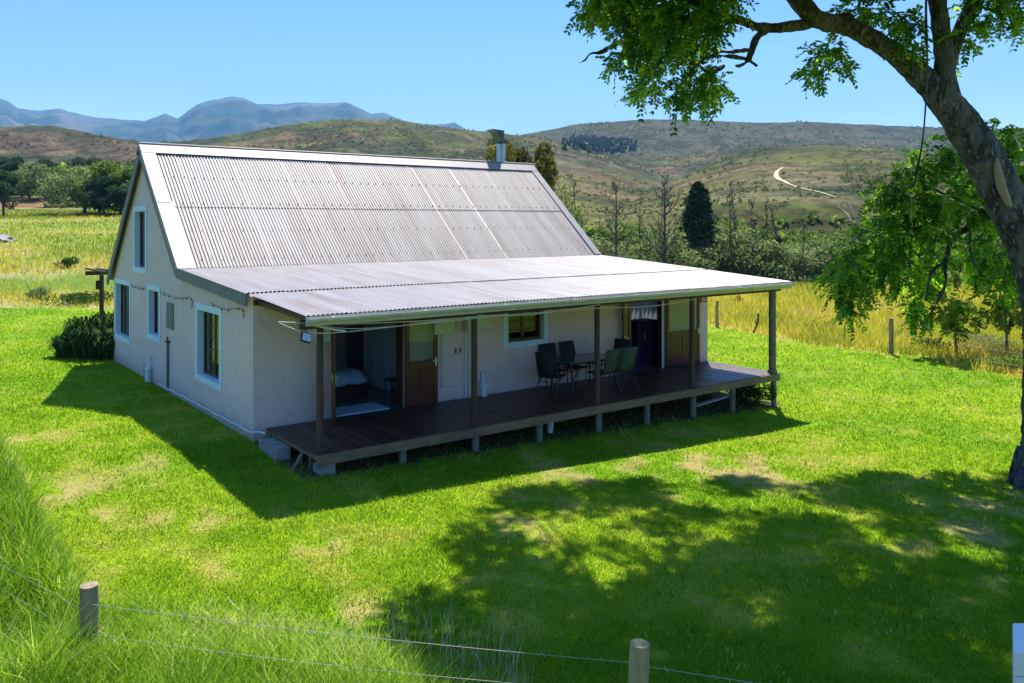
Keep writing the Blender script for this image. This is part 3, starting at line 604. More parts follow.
# ---- water heater boxes and pipes on the veranda wall
for x0_,x1_,lab in ((4.05,4.58,'pale green water heater box nearer the bedroom doors'),(4.93,5.60,'pale green water heater box nearer the front window')):
    mb=MB(); mb.box(x0_,x1_,-.20,-.003,1.79,2.34); b=mb.build('water_heater',M['panel'],house,bevel=.015); b['label']=lab
    m2=MB(); m2.tube([((x0_+x1_)/2-.03,-.06,2.34),((x0_+x1_)/2-.03,-.06,2.6)],.03,8); m2.tube([(x0_+.16,-.05,1.79),(x0_+.16,-.05,DK)],.016,8); m2.tube([(x0_+.30,-.05,1.79),(x0_+.30,-.05,DK+.33),(x0_+.5,-.05,DK+.33)],.014,8); m2.build('pipe',M['pvc'],b)
mb=MB(); mb.tube([(4.12,-.035,1.23),(4.98,-.035,1.24)],.012,6); mb.tube([(4.34,-.04,.57),(5.03,-.04,.60)],.014,6); mb.tube([(4.98,-.035,2.3),(4.98,-.035,DK)],.018,6); mb.build('wall_pipe',M['pvc'],house)
mb=MB(); mb.tube([(4.72,-.03,1.30),(4.72,-.03,1.42)],.014,6); mb.build('valve',M['black'],house); mb=MB(); mb.tube([(4.85,-.03,1.30),(4.85,-.03,1.42)],.014,6); mb.build('valve',M['black'],house)
mb=MB(); mb.tube([(4.72,-.12,1.9),(4.72,-.12,2.35)],.02,6); mb.build('wall_pipe',M['pvc'],house)
mb=MB(); mb.box(1.29,1.58,-.14,-.003,1.84,2.22); mb.build('meter_box',M['white'],house,bevel=.01)
mb=MB(); mb.tube([(5.46,-.06,.80),(5.46,-.06,.56)],.035,10); mb.tube([(5.46,-.09,.60),(5.46,-.09,.24)],[.06,.08],12); mb.box(5.38,5.58,-.16,-.02,.40,.52); mb.build('drain_pipe',M['pvc'],house,bevel=.01)
# under deck pipe + plank
p=hit(548,433); 
mb=MB(); px_,py_=5.9,-1.9; zz=gz(5.9,-1.9)
mb.tube(spline([(px_-.25,py_+.1,DK-.25),(px_-.02,py_,DK-.24),(px_+.07,py_-.02,zz+.25),(px_+.05,py_-.02,zz-.05)],6),.07,12); mb.build('waste_pipe',M['pvc'],house)
# gable side pipes
mb=MB(); y=7.68; z=gz(-.1,y)
mb.tube([(-.06,y,.74),(-.06,y,.40)],.035,10); mb.tube([(-.10,y,.46),(-.10,y,z-.05)],[.05,.085],12); mb.tube([(-.1,y-.12,.40),(-.1,y+.16,.34)],.05,10); mb.build('drain_pipe',M['pvc'],house)
mb=MB(); mb.tube([(-.04,8.5,.42),(-.04,8.5,.08)],.022,8); mb.build('wall_pipe',M['pvc'],house)
mb=MB()
for dy in (0,.13): mb.tube([(-.035,6.05-dy,1.32-.05*(dy>0)),(-.035,6.05-dy,.1)],.014,6)
mb.box(-.07,-.002,5.88,6.12,1.27,1.31); mb.tube([(-.04,6.0,1.25),(-.04,6.0,1.42)],.018,6); mb.build('copper_pipes',M['darkwood'],house)
mb=MB(); pts=[]
for i,y in enumerate(np.linspace(6.8,-.62,26)):
    z=float(np.interp(y,[-.62,0,3,5.6,6.8],[.30,.20,.16,.12,.10]))+.012*math.sin(i*1.9); pts.append((-.05 if y>-.05 else .0,y,z))
mb.tube(pts,.018,6); mb.build('water_hose',M['pvc'],house)
# concrete block step and planks by the deck
p=hit(277,461)
mb=MB(); z=gz(.1,-.9); mb.box(-.05,.24,-1.30,-.42,z-.05,z+.20); mb.build('block',M['concrete'],None,bevel=.015); o=bpy.data.objects['block']; o.name='concrete_block'; tag(o,'grey concrete block lying under the left end of the deck','block')
mb=MB(); z=gz(12.2,-1.6); mb.bar((11.0,-1.7,z+.10),(12.5,-1.6,z+.16),.16,.03); o=mb.build('loose_plank',M['white']); tag(o,'pale plank lying in the shade under the right end of the deck','plank')
# flood light
mb=MB(); 
fl=emp('flood_light',(-.02,-2.55,2.42),'small black flood light hanging under the left corner of the gutter','light')
c=np.array([-.06,-2.62,2.36])
mb.hexa([(-.16,-2.70,2.32),(.0,-2.76,2.26),(.05,-2.70,2.40),(-.11,-2.64,2.46),(-.14,-2.60,2.29),(.02,-2.66,2.23),(.07,-2.60,2.37),(-.09,-2.54,2.43)]); fixn(mb.build('housing',M['black'],fl))
mb=MB().hexa([(-.135,-2.712,2.325),(-.005,-2.762,2.275),(.035,-2.714,2.39),(-.095,-2.664,2.435),(-.134,-2.706,2.322),(-.004,-2.756,2.272),(.036,-2.708,2.387),(-.094,-2.658,2.432)]); fixn(mb.build('lens',M['lamp'],fl))
mb=MB().tube([(-.02,-2.60,2.42),(.02,-2.45,2.55)],.012,6); mb.build('bracket',M['black'],fl)
# washing lines strung under the gutter
for k,(a,b,c,lab) in enumerate([((-.45,-2.44,2.62),(.9,-2.40,2.50),(3.66,-2.42,2.50),'white washing cord from the left gutter corner to the second veranda post, topmost strand'),((3.66,-2.44,2.46),(5.0,-2.44,2.38),(7.0,-2.44,2.48),'white cord under the gutter between the second and third veranda posts'),((-.45,-2.5,2.60),(.5,-2.47,2.36),(3.66,-2.40,2.44),'white washing cord sagging from the left gutter corner to the second veranda post, lowest strand'),
    ((.3,-2.42,2.52),(1.3,-2.42,2.38),(5.0,-2.42,2.42),'white washing cord under the gutter in front of the bedroom opening, middle strand'),
    ((.0,-2.44,2.54),(2.4,-2.46,2.44),(7.0,-2.44,2.40),'long white cord stretched under the gutter between the first and third veranda posts'),
    ((7.0,-2.44,2.40),(8.6,-2.44,2.34),(10.18,-2.44,2.42),'short white cord under the gutter between the third and fourth veranda posts')]):
    mb=MB(); mb.tube(spline([a,b,c],10),.009,5); o=mb.build('washing_cord',M['cord']); tag(o,lab,'washing line','white cords under the gutter')
mb=MB(); mb.tube(spline([(.15,-2.45,2.53),(.55,-2.46,2.42),(.78,-2.46,2.37)],5),.022,6); o=mb.build('rolled_blind_cord',M['cord']); tag(o,'thick twisted white cord end hanging beside the corner post','cord')
# string of bulbs
def bulbs(pts,label,n):
    root=emp('string_lights',pts[0],label,'string lights','dark strings of bulbs at eave height')
    sp=spline(pts,8); mb=MB().tube(sp,.007,5); mb.build('cable',M['black'],root)
    seg=np.linspace(0,len(sp)-1,n+2)[1:-1]
    for s in seg:
        p=sp[int(round(s))]; b=MB().tube([(p[0],p[1],p[2]),(p[0],p[1],p[2]-.015),(p[0],p[1],p[2]-.035),(p[0],p[1],p[2]-.05)],[.006,.013,.013,.005],6); b.build('bulb',M['black'],root)
bulbs([(-.05,10.0,2.50),(-.05,8.9,2.47),(-.05,8.2,2.5)],'short string of dark bulbs between the two far gable windows',5)
bulbs([(-.05,6.75,2.50),(-.05,5.2,2.46),(-.05,3.95,2.54),(-.05,3.9,2.3)],'string of dark bulbs between the middle and near gable windows',8)
bulbs([(-.05,2.6,2.55),(-.05,1.6,2.48),(-.05,.5,2.58),(-.05,.4,2.4)],'string of dark bulbs above and right of the near gable window',6)
bulbs([(13.62,-.3,2.30),(14.3,.4,2.22),(15.0,1.2,2.24)],'string of dark bulbs running off the far right house corner',6)
mb=MB(); mb.box(13.18,13.42,-.10,-.002,1.98,2.2); o=mb.build('wall_box',mat('red_white_plastic',(.42,.10,.16),.5,[(22,(.7,.6,.65),.48,.6)]),house,bevel=.01)
# ---- rooms
bed=emp('bed',(2.4,3.4,DK),'low dark bed with pale blue white duvet seen through the left veranda opening','bed')
bx0,bx1,by0,by1=1.85,3.40,1.75,3.8
MB().box(bx0,bx1,by0,by1,DK-.01,DK+.30).build('bed_base',M['bed_dark'],bed,bevel=.02)
mb=MB(); nx,ny=16,22; V=[];F_=[]
for j in range(ny+1):
    for i in range(nx+1):
        u=i/nx*2-1; v=j/ny*2-1; ex=max(abs(u),abs(v) if v<0 else 0); x=(bx0+bx1)/2+u*.78; y=(by0+by1)/2+v*1.08
        z=DK+.56-.26*max(0,(ex-.82)/.18)**1.3+.02*math.sin(i*1.3+j*.7); V.append((x,y,z))
for j in range(ny):
    for i in range(nx): a=j*(nx+1)+i; F_.append((a,a+1,a+nx+2,a+nx+1))
mb.add(V,F_,True); o=mb.build('duvet',M['cloth'],bed); sf=o.modifiers.new('solid','SOLIDIFY'); sf.thickness=.06; sf.offset=-1
for xx in (2.0,2.75):
    MB().box(xx,xx+.55,3.3,3.7,DK+.58,DK+.72).build('pillow',M['cloth'],bed,bevel=.06)
MB().box(bx0-.05,bx1+.05,3.84,3.90,DK-.01,DK+1.1).build('headboard',M['bed_dark'],bed)
MB().box(T+.002,3.05,4.84,4.9-.002,DK,2.6).build('dark_back_sheet',M['bed_dark'],house)  # thin dark sheet over part of the bedroom's back partition
mt=MB(); mt.box(1.80,3.05,.06,.82,DK-.012,DK+.012); o=mt.build('door_mat',M['cloth_b'],None,bevel=.006); tag(o,'pale blue mat on the floor just inside the left veranda opening','mat')
cb=emp('wardrobe',(3.9,2.2,DK),'pale blue panelled wardrobe standing inside the bedroom','wardrobe')
MB().box(4.02,4.34,1.95,3.2,DK-.01,2.35).build('carcass',M['trim'],cb)
for k in range(2): MB().box(4.0,4.018,1.98+k*.61,1.98+k*.61+.58,DK+.08,2.27).build('door',M['trim'],cb,bevel=.006)
st=emp('small_stool',(3.2,.55,DK),'dark wooden side table standing inside beside the left door leaf','side table')
MB().box(3.25,3.52,.35,.7,DK+.5,DK+.54).build('top',M['bed_dark'],st)
for a in (3.28,3.49):
    for b in (.38,.67): MB().tube([(a,b,DK-.02),(a,b,DK+.5)],.018,6).build('leg',M['bed_dark'],st)
ck=emp('kitchen_cupboard',(12.3,.8,DK),'dark navy cupboard just inside the right veranda opening','cupboard')
MB().box(11.30,12.2,.62,1.2,DK-.02,DK+1.24).build('body',M['navy'],ck,bevel=.01); MB().box(11.34,12.16,.60,.618,DK+.1,DK+1.2).build('door',M['navy'],ck,bevel=.004)
MB().tube([(11.55,.58,DK+.9),(11.55,.58,DK+.7)],.01,6).build('handle',M['brass'],ck)
def curtain(y0,y1,x,label):
    V=[];F_=[];n=60
    for i in range(n+1):
        y=y0+(y1-y0)*i/n; o=.045*math.sin(i*1.05)
        V+= [(x+o*.6,y,2.5),(x+o,y,1.3),(x+o*1.3,y,DK+.02)]
    for i in range(n):
        for j in range(2): a=i*3+j; F_.append((a,a+3,a+4,a+1))
    m_=MB(); m_.add(V,F_,True); o=m_.build('curtain',M['curtain']); tag(o,label,'curtain'); s=o.modifiers.new('s','SOLIDIFY'); s.thickness=.006
curtain(1.7,3.5,13.2,'white lace curtain by the bright kitchen end window')
# ---- outdoor furniture
DT=DK
tb=emp('patio_table',(7.95,-.72,DT),'dark oval glass topped patio table on the veranda','table')
mb=MB(); n=40; cx_,cy_=7.95,-.72
def sup(a,rx,ry,e=.62): c,s=math.cos(a),math.sin(a); return cx_+rx*abs(c)**e*(1 if c>0 else -1), cy_+ry*abs(s)**e*(1 if s>0 else -1)
top=[sup(2*math.pi*i/n,.78,.52) for i in range(n)]
mb.add([(x,y,DT+.715) for x,y in top]+[(x,y,DT+.735) for x,y in top],[tuple(range(n))[::-1],tuple(range(n,2*n))]+[(i,(i+1)%n,(i+1)%n+n,i+n) for i in range(n)]); mb.build('tabletop',M['tabletop'],tb)
mb=MB(); rim=[(x,y,DT+.70) for x,y in top]; mb.tube(rim+[rim[0]],.016,6,False); mb.build('rim',M['chairframe'],tb)
for sx in (-1,1):
    for sy in (-1,1): MB().tube([(cx_+sx*.6,cy_+sy*.34,DT+.70),(cx_+sx*.64,cy_+sy*.40,DT-.002)],.02,8).build('leg',M['chairframe'],tb)
def chair(label,slm):
    r=emp('patio_chair',(0,0,0),label,'chair','mesh patio chairs around the oval table')
    # faces +y ; seat z .42
    def sheet(name,pts,hw,m,par):
        V=[];F_=[]; k=len(pts)
        for (y,z) in pts:
            for s in (-1,0,1): V.append((s*hw,y-(.015 if s==0 else 0),z-(.012 if s==0 else 0)))
        for i in range(k-1):
            for j in range(2): a=i*3+j; F_.append((a,a+1,a+4,a+3))
        q=MB(); q.add(V,F_,True); o=q.build(name,m,par); s=o.modifiers.new('s','SOLIDIFY'); s.thickness=.008; return o
    sheet('seat',[(.26,.44),(.22,.425),(0,.41),(-.20,.415)],.235,M[slm],r)
    sheet('backrest',[(-.20,.42),(-.25,.55),(-.33,.80),(-.38,.98)],.235,M[slm],r)
    for s in (-1,1):
        x=s*.25
        MB().tube(spline([(x,.27,.43),(x,-.18,.41),(x,-.25,.52),(x,-.385,.99)],5),.013,6).build('side_rail',M['chairframe'],r)
        MB().tube(spline([(x,-.22,.64),(x*1.12,-.02,.66),(x*1.12,.22,.63),(x*1.1,.27,.52)],4),.015,6).build('armrest',M['chairframe'],r)
        MB().tube([(x*1.1,.27,.54),(x*1.12,.30,0)],.013,6).build('leg',M['chairframe'],r)
        MB().tube([(x,-.12,.42),(x*1.08,-.40,0)],.013,6).build('leg',M['chairframe'],r)
    MB().tube([(-.25,-.385,.985),(.25,-.385,.985)],.013,6).build('top_rail',M['chairframe'],r)
    MB().tube([(-.25,-.15,.30),(.25,-.15,.30)],.01,6).build('stretcher',M['chairframe'],r)
    return r
ch=chair('dark mesh patio chair at the left end of the oval table','sling')
CH=[((6.80,-.98),-64,'dark mesh patio chair at the left end of the oval table'),
    ((7.36,-.43),180-6,'dark mesh patio chair behind the table, left one of the pair against the wall'),
    ((8.08,-.42),180+5,'dark mesh patio chair behind the table, right one of the pair against the wall'),
    ((9.10,-.72),90+12,'dark mesh patio chair at the right end of the oval table')]
for i,((x,y),a,l) in enumerate(CH):
    c=ch if i==0 else copy_tree(ch); c.location=(x,y,DT); c.scale=(1,1,1.06); c.rotation_euler=(0,0,math.radians(a)); c['label']=l
chg=chair('green mesh patio chair on the near side of the table just right of the third post','slingG')
for i,((x,y),a,l) in enumerate([((8.06,-1.36),6,'green mesh patio chair facing the wall, just right of the third veranda post'),((8.66,-1.36),-6,'green mesh patio chair facing the wall, rightmost on the near side')]):
    c=chg if i==0 else copy_tree(chg); c.location=(x,y,DT); c.scale=(1,1,1.06); c.rotation_euler=(0,0,math.radians(a)); c['label']=l
# ================================================================ YARD
pg=emp('pergola',(.2,14.9,0),'dark timber pergola post and roof poles behind the gable corner','pergola')
for x in (.15,3.6): MB().tube([(x,14.9,gz(x,14.9)-.3),(x,14.9,2.52)],.075,10).build('post',M['darkwood'],pg)
MB().bar((-.35,14.9,2.60),(4.2,14.9,2.60),.09,.14).build('beam',M['darkwood'],pg)
mb=MB()
for i in range(12): 
    x=-.2+i*.36; mb.tube([(x,12.32,2.76),(x+.05*random.random(),15.75,2.70+.03*random.random())],.035,7)
mb.build('roof_poles',M['darkwood'],pg)
MB().box(-.05,.12,14.78,14.82,2.05,2.35).build('wall_lamp',M['black'],pg)
# strappy bush at the far gable corner
bc=hit(88,357); bc=np.array([bc[0],bc[1],gz(bc[0],bc[1])])
def straps(name,c,rx,h,n,m,wd=.05,seed=1,parent=None):
    V=[];F_=[];t=[]
    r=np.random.default_rng(seed)
    for i in range(n):
        a=r.uniform(0,6.283); rr=rx*.55*math.sqrt(r.uniform()); bx=c[0]+rr*math.cos(a);by=c[1]+rr*math.sin(a); a2=a+r.normal()*.8
        L=rx*r.uniform(.35,.75); hh=h*r.uniform(.6,1.05); dx,dy=math.cos(a2),math.sin(a2); o=len(V)
        for k,(f,zz,ww) in enumerate(((0,0,1),(.25,.62,1.1),(.6,.95,.9),(1.0,.85 if r.uniform()<.5 else .65,.15))):
            x=bx+dx*L*f;y=by+dy*L*f;z=c[2]+hh*zz; q=wd*ww/2
            V+=[(x-dy*q,y+dx*q,z),(x+dy*q,y-dx*q,z)]
        for k in range(3): b=o+2*k; F_.append((b,b+1,b+3,b+2))
        t+= [r.uniform(0,1)]*8
    return fast(name,V,F_,m,parent,tint=t)
root_=emp('agapanthus_bush',bc,'dark green strap leaved bush at the far gable corner','bush')
for k_,(ax_,ay_,rr_,hh_) in enumerate([(-.45,.2,.7,.85),(.25,-.35,.8,1.1),(.1,.5,.85,1.35),(.8,.5,.75,1.45),(-.1,-.15,.7,1.15),(.55,-.7,.5,.75)]):
    straps('leaf_clump',bc+np.array([ax_,ay_,-.1]),rr_,hh_,420,M['leaf2'],.05,3+k_,root_)
0 and tag(o,'dark green strap leaved bush at the far gable corner','bush')
# shrubs at the veranda's right end
def shrub(name,px,py,r,h,n,m,label,size=.06,group=None,lobes=7,d0=4,cat='bush'):
    c=hit(px,py,d0); pts=[];ti=[]
    for i in range(lobes):
        a=random.uniform(0,6.28); q=r*.6*math.sqrt(random.random()); s=random.uniform(.35,.6)
        k=shell_pts((c[0]+q*math.cos(a),c[1]+q*math.sin(a),c[2]+h*random.uniform(.3,.68)),(r*s,r*s,h*s*.75),n//lobes,.4); pts.append(k); ti.append(np.clip(RNG.normal(random.uniform(.25,.7),.2,len(k)),0,1))
    o=foliage(name,np.concatenate(pts),np.abs(RNG.normal(size,size*.3,sum(map(len,pts))))+size*.3,np.concatenate(ti),m); tag(o,label,cat,group); return o,c
shrub('veranda_bush',752,402,.75,.65,1500,M['leaf2'],'low leafy bush under the right end of the deck',.07)
shrub('meadow_bush',818,334,.85,.85,1800,M['field'],'small round brownish bush at the lawn edge right of the veranda',.07)
shrub('meadow_bush',738,305,.5,.6,500,M['leaf2'],'small dark green bush in the yellow grass just right of the last veranda post',.08)
shrub('meadow_bush',985,352,1.4,.75,2400,M['f_pale'],'grey green flowering bush between the two saplings',.06)
shrub('meadow_bush',940,352,1.0,.5,1400,M['leaf2'],'low green bush at the foot of the left sapling',.06)
shrub('meadow_bush',1010,372,.8,.55,1400,M['f_mid'],'low green bush at the lawn edge under the right sapling',.06)
shrub('meadow_bush',68,268,1.0,.9,900,M['leaf2'],'dark green bush standing in the tan grass left of the gable',.12)
shrub('meadow_bush',36,300,.8,.7,800,M['f_pale'],'grey green bush on the grassy bank left of the pergola',.10)
shrub('meadow_bush',80,304,1.9,.8,1500,M['leaf2'],'wide green bush on the grassy bank beside the pergola post',.10)
shrub('garden_shrub',620,268,5.5,3.4,5200,M['f_yel'],'bright yellow green shrubs just behind the veranda roof, middle one',.34,'bright shrubs behind the roof',9,60)
shrub('garden_shrub',594,262,4.0,4.0,3600,M['f_yel'],'bright yellow green shrub touching the main roof edge, leftmost',.34,'bright shrubs behind the roof',7,60)
shrub('garden_shrub',662,272,4.5,2.8,3600,M['f_yel'],'bright yellow green shrub left of the dark conifer, rightmost',.34,'bright shrubs behind the roof',7,60)
# pale rock in the meadow
p=hit(4,244); mb=MB(); 
V=shell_pts((0,0,0),(1,1,1),1,1); import bmesh
def rock(px,py,r,label):
    p=hit(px,py); bm=bmesh.new(); bmesh.ops.create_icosphere(bm,subdivisions=3,radius=1)
    for v in bm.verts: k=.75+.5*float(vn(np.array([v.co.x*2+5]),np.array([v.co.y*2+v.co.z*3]),3)[0]); v.co=Vector((p[0]+v.co.x*r*k,p[1]+v.co.y*r*k,p[2]+v.co.z*r*.55*k))
    me=bpy.data.meshes.new('rock'); bm.to_mesh(me); bm.free(); o=link('rock',me,M['concrete']); tag(o,label,'rock')
rock(3,242,1.3,'pale boulder in the left meadow at the picture edge')
# dead stick
p=hit(752,333); mb=MB().tube(spline([(p[0],p[1],p[2]-.1),(p[0]+.25,p[1]-.1,p[2]+.4),(p[0]+.35,p[1]-.1,p[2]+.9)],5),[.05]*10+[.03],6); mb.tube([(p[0]+.2,p[1]-.1,p[2]+.35),(p[0]-.05,p[1]-.2,p[2]+.6)],.02,5); o=mb.build('dead_stick',M['darkwood']); tag(o,'dark dead stick poking up at the lawn edge','stick')
# front fence
def post(px,pytop,zt,r,m,par,lean=(0,0)):
    d=(4.3-zt)*FP/(pytop-HY); q=P(px,pytop,d); g=gz(q[0],q[1])
    k=MB(); n=8; pts=[(q[0]+lean[0]*(1-i/n)+.004*math.sin(i),q[1]+lean[1]*(1-i/n),g-.4+(zt-g+.4)*i/n) for i in range(n+1)]
    k.tube(pts,[r*(1+.03*math.sin(i*2.1)) for i in range(n+1)],16); o=k.build('post',m,par,bevel=.006); return np.array([q[0],q[1],zt])
ff=emp('front_fence',P(88,585,7.96)*[1,1,0],'wire fence with two round timber posts along the long grass in front','fence')
A=post(88.5,585,.85,.085,M['post'],ff,(.04,.02)); B=post(639.5,643.5,.85,.082,M['post2'],ff,(-.03,.04))
Cc=post(-260,400,.85,.085,M['post'],ff); Dd=post(1290,735,.85,.082,M['post'],ff)
def wirez(a,b,za,zb,sag,m='wire',r=.0028):
    a=np.array([a[0],a[1],za]);b=np.array([b[0],b[1],zb]); pts=[a+(b-a)*t-np.array([0,0,sag*4*t*(1-t)]) for t in np.linspace(0,1,25)]
    k=MB().tube(pts,r,5); 
    for i in range(1,24): 
        if i%2: q=pts[i]+(pts[i-1]-pts[i])*random.random(); k.tube([q+np.array([-.01,.012,.02]),q+np.array([.01,-.01,-.02])],.003,4)
    k.build('wire',M[m],ff)
offs=np.array([0,-.09,0])
for za,zb,s in ((.70,.72,.03),(.42,.48,.05)): wirez(A+offs,B+offs,za,zb,s,r=.0024)
for za,s in ((.66,.05),(.40,.04)): wirez(A+np.array([-.09,0,0]),Cc,za,za,s,r=.0013)
for za,s in ((.70,.02),(.44,.02),(.22,.02)): wirez(B+offs,Dd,za,za,s)
# far fence
bf=emp('rear_fence',hit(717,326),'weathered post and wire fence at the lawn edge behind the veranda','fence'); pts=[]
for px,py,h in ((560,316,1.35),(717,327,1.3),(891,354,1.3),(1062,384,1.3),(1260,420,1.3)):
    p=hit(px,py); k=MB().tube([(p[0],p[1],p[2]-.3),(p[0],p[1],p[2]+h*.5),(p[0]+.02,p[1],p[2]+h)],[.085,.082,.078],10); k.build('post',M['post'],bf); pts.append(p)
for z in (.35,.75,1.15):
    for a,b in zip(pts[:-1],pts[1:]): MB().tube([a+[0,0,z],(a+b)/2+[0,0,z-.03],b+[0,0,z]],.005,4).build('wire',M['wire'],bf)
# white pillar at the lower right edge
dpl=6.4; q=P(1013,652,dpl); q2=P(1100,628,dpl); g=gz(q[0],q[1])-.3
pl=emp('white_pillar',(q[0]+.2,q[1],g),'white painted masonry pillar with block joints at the lower right corner','pillar')
mb=MB(); zt=q[2]; wv=.55
R3=np.array([RT[0],RT[1],0]);F3=np.array([FW[0],FW[1],0]); ang=.02; Rr=R3*math.cos(ang)+F3*math.sin(ang); Fr=F3*.86+R3*.5
def pb(m_,a,b,c,d_,z0,z1):
    o=np.array([q[0],q[1],0]); m_.hexa([tuple((o+Rr*x+Fr*y)[:2])+(z,) for z in (z0,z1) for x,y in ((a,c),(b,c),(b,d_),(a,d_))])
k=0; z=zt
while z>g: pb(mb,.004,wv-.004,.004,wv-.004,z-.19,z-.004); pb(mb,0.012,wv-.012,.012,wv-.012,z-.196,z); z-=.2
mb.build('masonry',M['white'],pl,bevel=.006)
# ================================================================ TREES
def ptube(mb,pts,rad,n=10,sub=5,wob=0):
    sp=spline([np.r_[np.array(p,float),r] for p,r in zip(pts,rad)],sub); 
    P_=[q[:3].copy() for q in sp]
    if wob: 
        for i,q in enumerate(P_): q+=wob*q_noise(i,pts)
    mb.tube(P_,[max(q[3],.003) for q in sp],n)
def q_noise(i,pts): return np.array([math.sin(i*1.7+len(pts)),math.cos(i*2.3),math.sin(i*.9)])
def compound(C,D,L,n_pair=7,lf=(.095,.031),seed=0):
    """pinnate leaves: C base points, D directions; returns quads"""
    n=len(C); D=D/np.linalg.norm(D,axis=1)[:,None]
    side_=np.cross(D,RNG.normal(size=(n,3))*.35+np.array([0,0,1.])); side_/=np.linalg.norm(side_,axis=1)[:,None]+1e-9
    up=np.cross(side_,D); V=[];T=[]; tb_=RNG.uniform(0,1,n)
    for k in range(n_pair):
        f=(k+.8)/n_pair; base=C+D*(L*f)[:,None]; base[:,2]-=(L*f*f*.35)
        for s in (-1,1):
            ax=D*.45+side_*s*.85+np.array([0,0,-.35])+RNG.normal(size=(n,3))*.18; ax/=np.linalg.norm(ax,axis=1)[:,None]
            wv_=np.cross(ax,up)*.8+RNG.normal(size=(n,3))*.25; wv_/=np.linalg.norm(wv_,axis=1)[:,None]
            ln=lf[0]*RNG.uniform(.75,1.2,n)[:,None]; wd_=lf[1]*RNG.uniform(.8,1.2,n)[:,None]
            V.append(np.stack([base,base+ax*ln*.45+wv_*wd_,base+ax*ln,base+ax*ln*.45-wv_*wd_],1)); T.append(tb_+RNG.normal(size=n)*.12)
    V=np.concatenate(V).reshape(-1,3); T=np.repeat(np.clip(np.concatenate(T),0,1),4); return V,T
BT=hit(1038,489); D0=float((BT-CAM)@FW)
tree=emp('shade_tree',BT,'large leaning shade tree with rough grey trunk and pinnate leaves overhanging the lawn','tree')
mb=MB()
tk=[(1046,520,D0,.48),(1045,480,D0,.40),(1046,440,D0,.36),(1046,380,D0,.34),(1046,330,D0-.05,.34),(1037,270,D0-.1,.34),(1012,212,D0-.2,.32),(988,165,D0-.3,.31),(965,128,D0-.4,.285),(939,95,D0-.5,.235),(912,68,D0-.6,.19),(884,46,D0-.8,.16),(850,28,D0-1,.145),(815,18,D0-1.2,.14),(790,-12,D0-1.3,.17),(740,-50,D0-1.6,.15),(660,-90,D0-2,.10)]
ptube(mb,[P(a,b,c) for a,b,c,r in tk],[r*1.1 for *_,r in tk],20,6)
# root flare
for a in np.linspace(0,6.28,8)[:-1]:
    ptube(mb,[BT+[math.cos(a)*.22,math.sin(a)*.22,.7],BT+[math.cos(a)*.36,math.sin(a)*.36,.2],BT+[math.cos(a)*.5,math.sin(a)*.5,-.12]],[.13,.12,.05],8,4)
def limb(pts,n=10): ptube(mb,[P(a,b,c) for a,b,c,r in pts],[r for *_,r in pts],n,5)
limb([(958,120,D0-.5,.20),(948,90,D0-.6,.18),(943,50,D0-.6,.165),(938,5,D0-.6,.15),(925,-60,D0-.5,.16),(905,-140,D0-.2,.12),(880,-220,D0,.06)],14)
limb([(946,70,D0-.5,.13),(958,35,D0-.4,.13),(974,0,D0-.2,.12),(1000,-60,D0,.10),(1050,-120,D0+.4,.07)],10)
limb([(1018,235,D0-.2,.2),(1040,205,D0,.18),(1070,150,D0+.3,.16),(1110,60,D0+.8,.13),(1140,-60,D0+1.5,.10),(1150,-140,D0+2.5,.06)],10)
limb([(850,22,D0-1,.15),(815,21,D0-1.1,.11),(800,25,D0-1.1,.10),(765,28,D0-1.2,.085),(742,21,D0-1.3,.08),(718,17,D0-1.4,.075),(700,17,D0-1.4,.05),(660,25,D0-1.5,.03)],10)
limb([(770,27,D0-1.2,.07),(757,38,D0-1.2,.065),(751,52,D0-1.2,.06),(749,62,D0-1.2,.05)],8)
for t in [[(749,50),(730,52),(713,50),(690,42),(672,38)],[(749,60),(728,56),(706,58),(690,64),(671,61)],[(712,56),(700,62),(690,72)],[(724,66),(716,70),(707,72),(696,62),(680,50)],[(749,60),(742,65),(736,66)],[(749,60),(757,66)],[(720,20),(705,40),(690,58),(682,66)],[(712,18),(700,35),(680,60)],[(607,50),(598,53),(590,54),(585,60),(579,63)],[(700,17),(712,0),(730,-30)]]:
    pts=[(a,b,D0-1.2-.1*i,.034-.006*i) for i,(a,b) in enumerate(t)]; limb(pts,6)
# drooping limb behind the trunk
limb([(1040,200,D0+.3,.12),(1020,205,D0+1.0,.10),(990,215,D0+1.6,.085),(968,228,D0+1.9,.07),(952,240,D0+2,.055),(945,265,D0+2,.045),(945,285,D0+2,.04),(930,315,D0+2,.025)],8)
limb([(952,242,D0+2,.035),(925,240,D0+2.2,.03),(890,245,D0+2.4,.02)],6)
limb([(945,262,D0+2,.03),(932,272,D0+1.9,.025),(926,300,D0+1.8,.02)],6)
limb([(990,215,D0+1.6,.05),(960,200,D0+2,.04),(920,185,D0+2.4,.025),(895,180,D0+2.5,.015)],6)
limb([(970,228,D0+1.9,.03),(972,260,D0+1.5,.022),(990,285,D0+1.3,.015)],6)
ptube_crown=[]
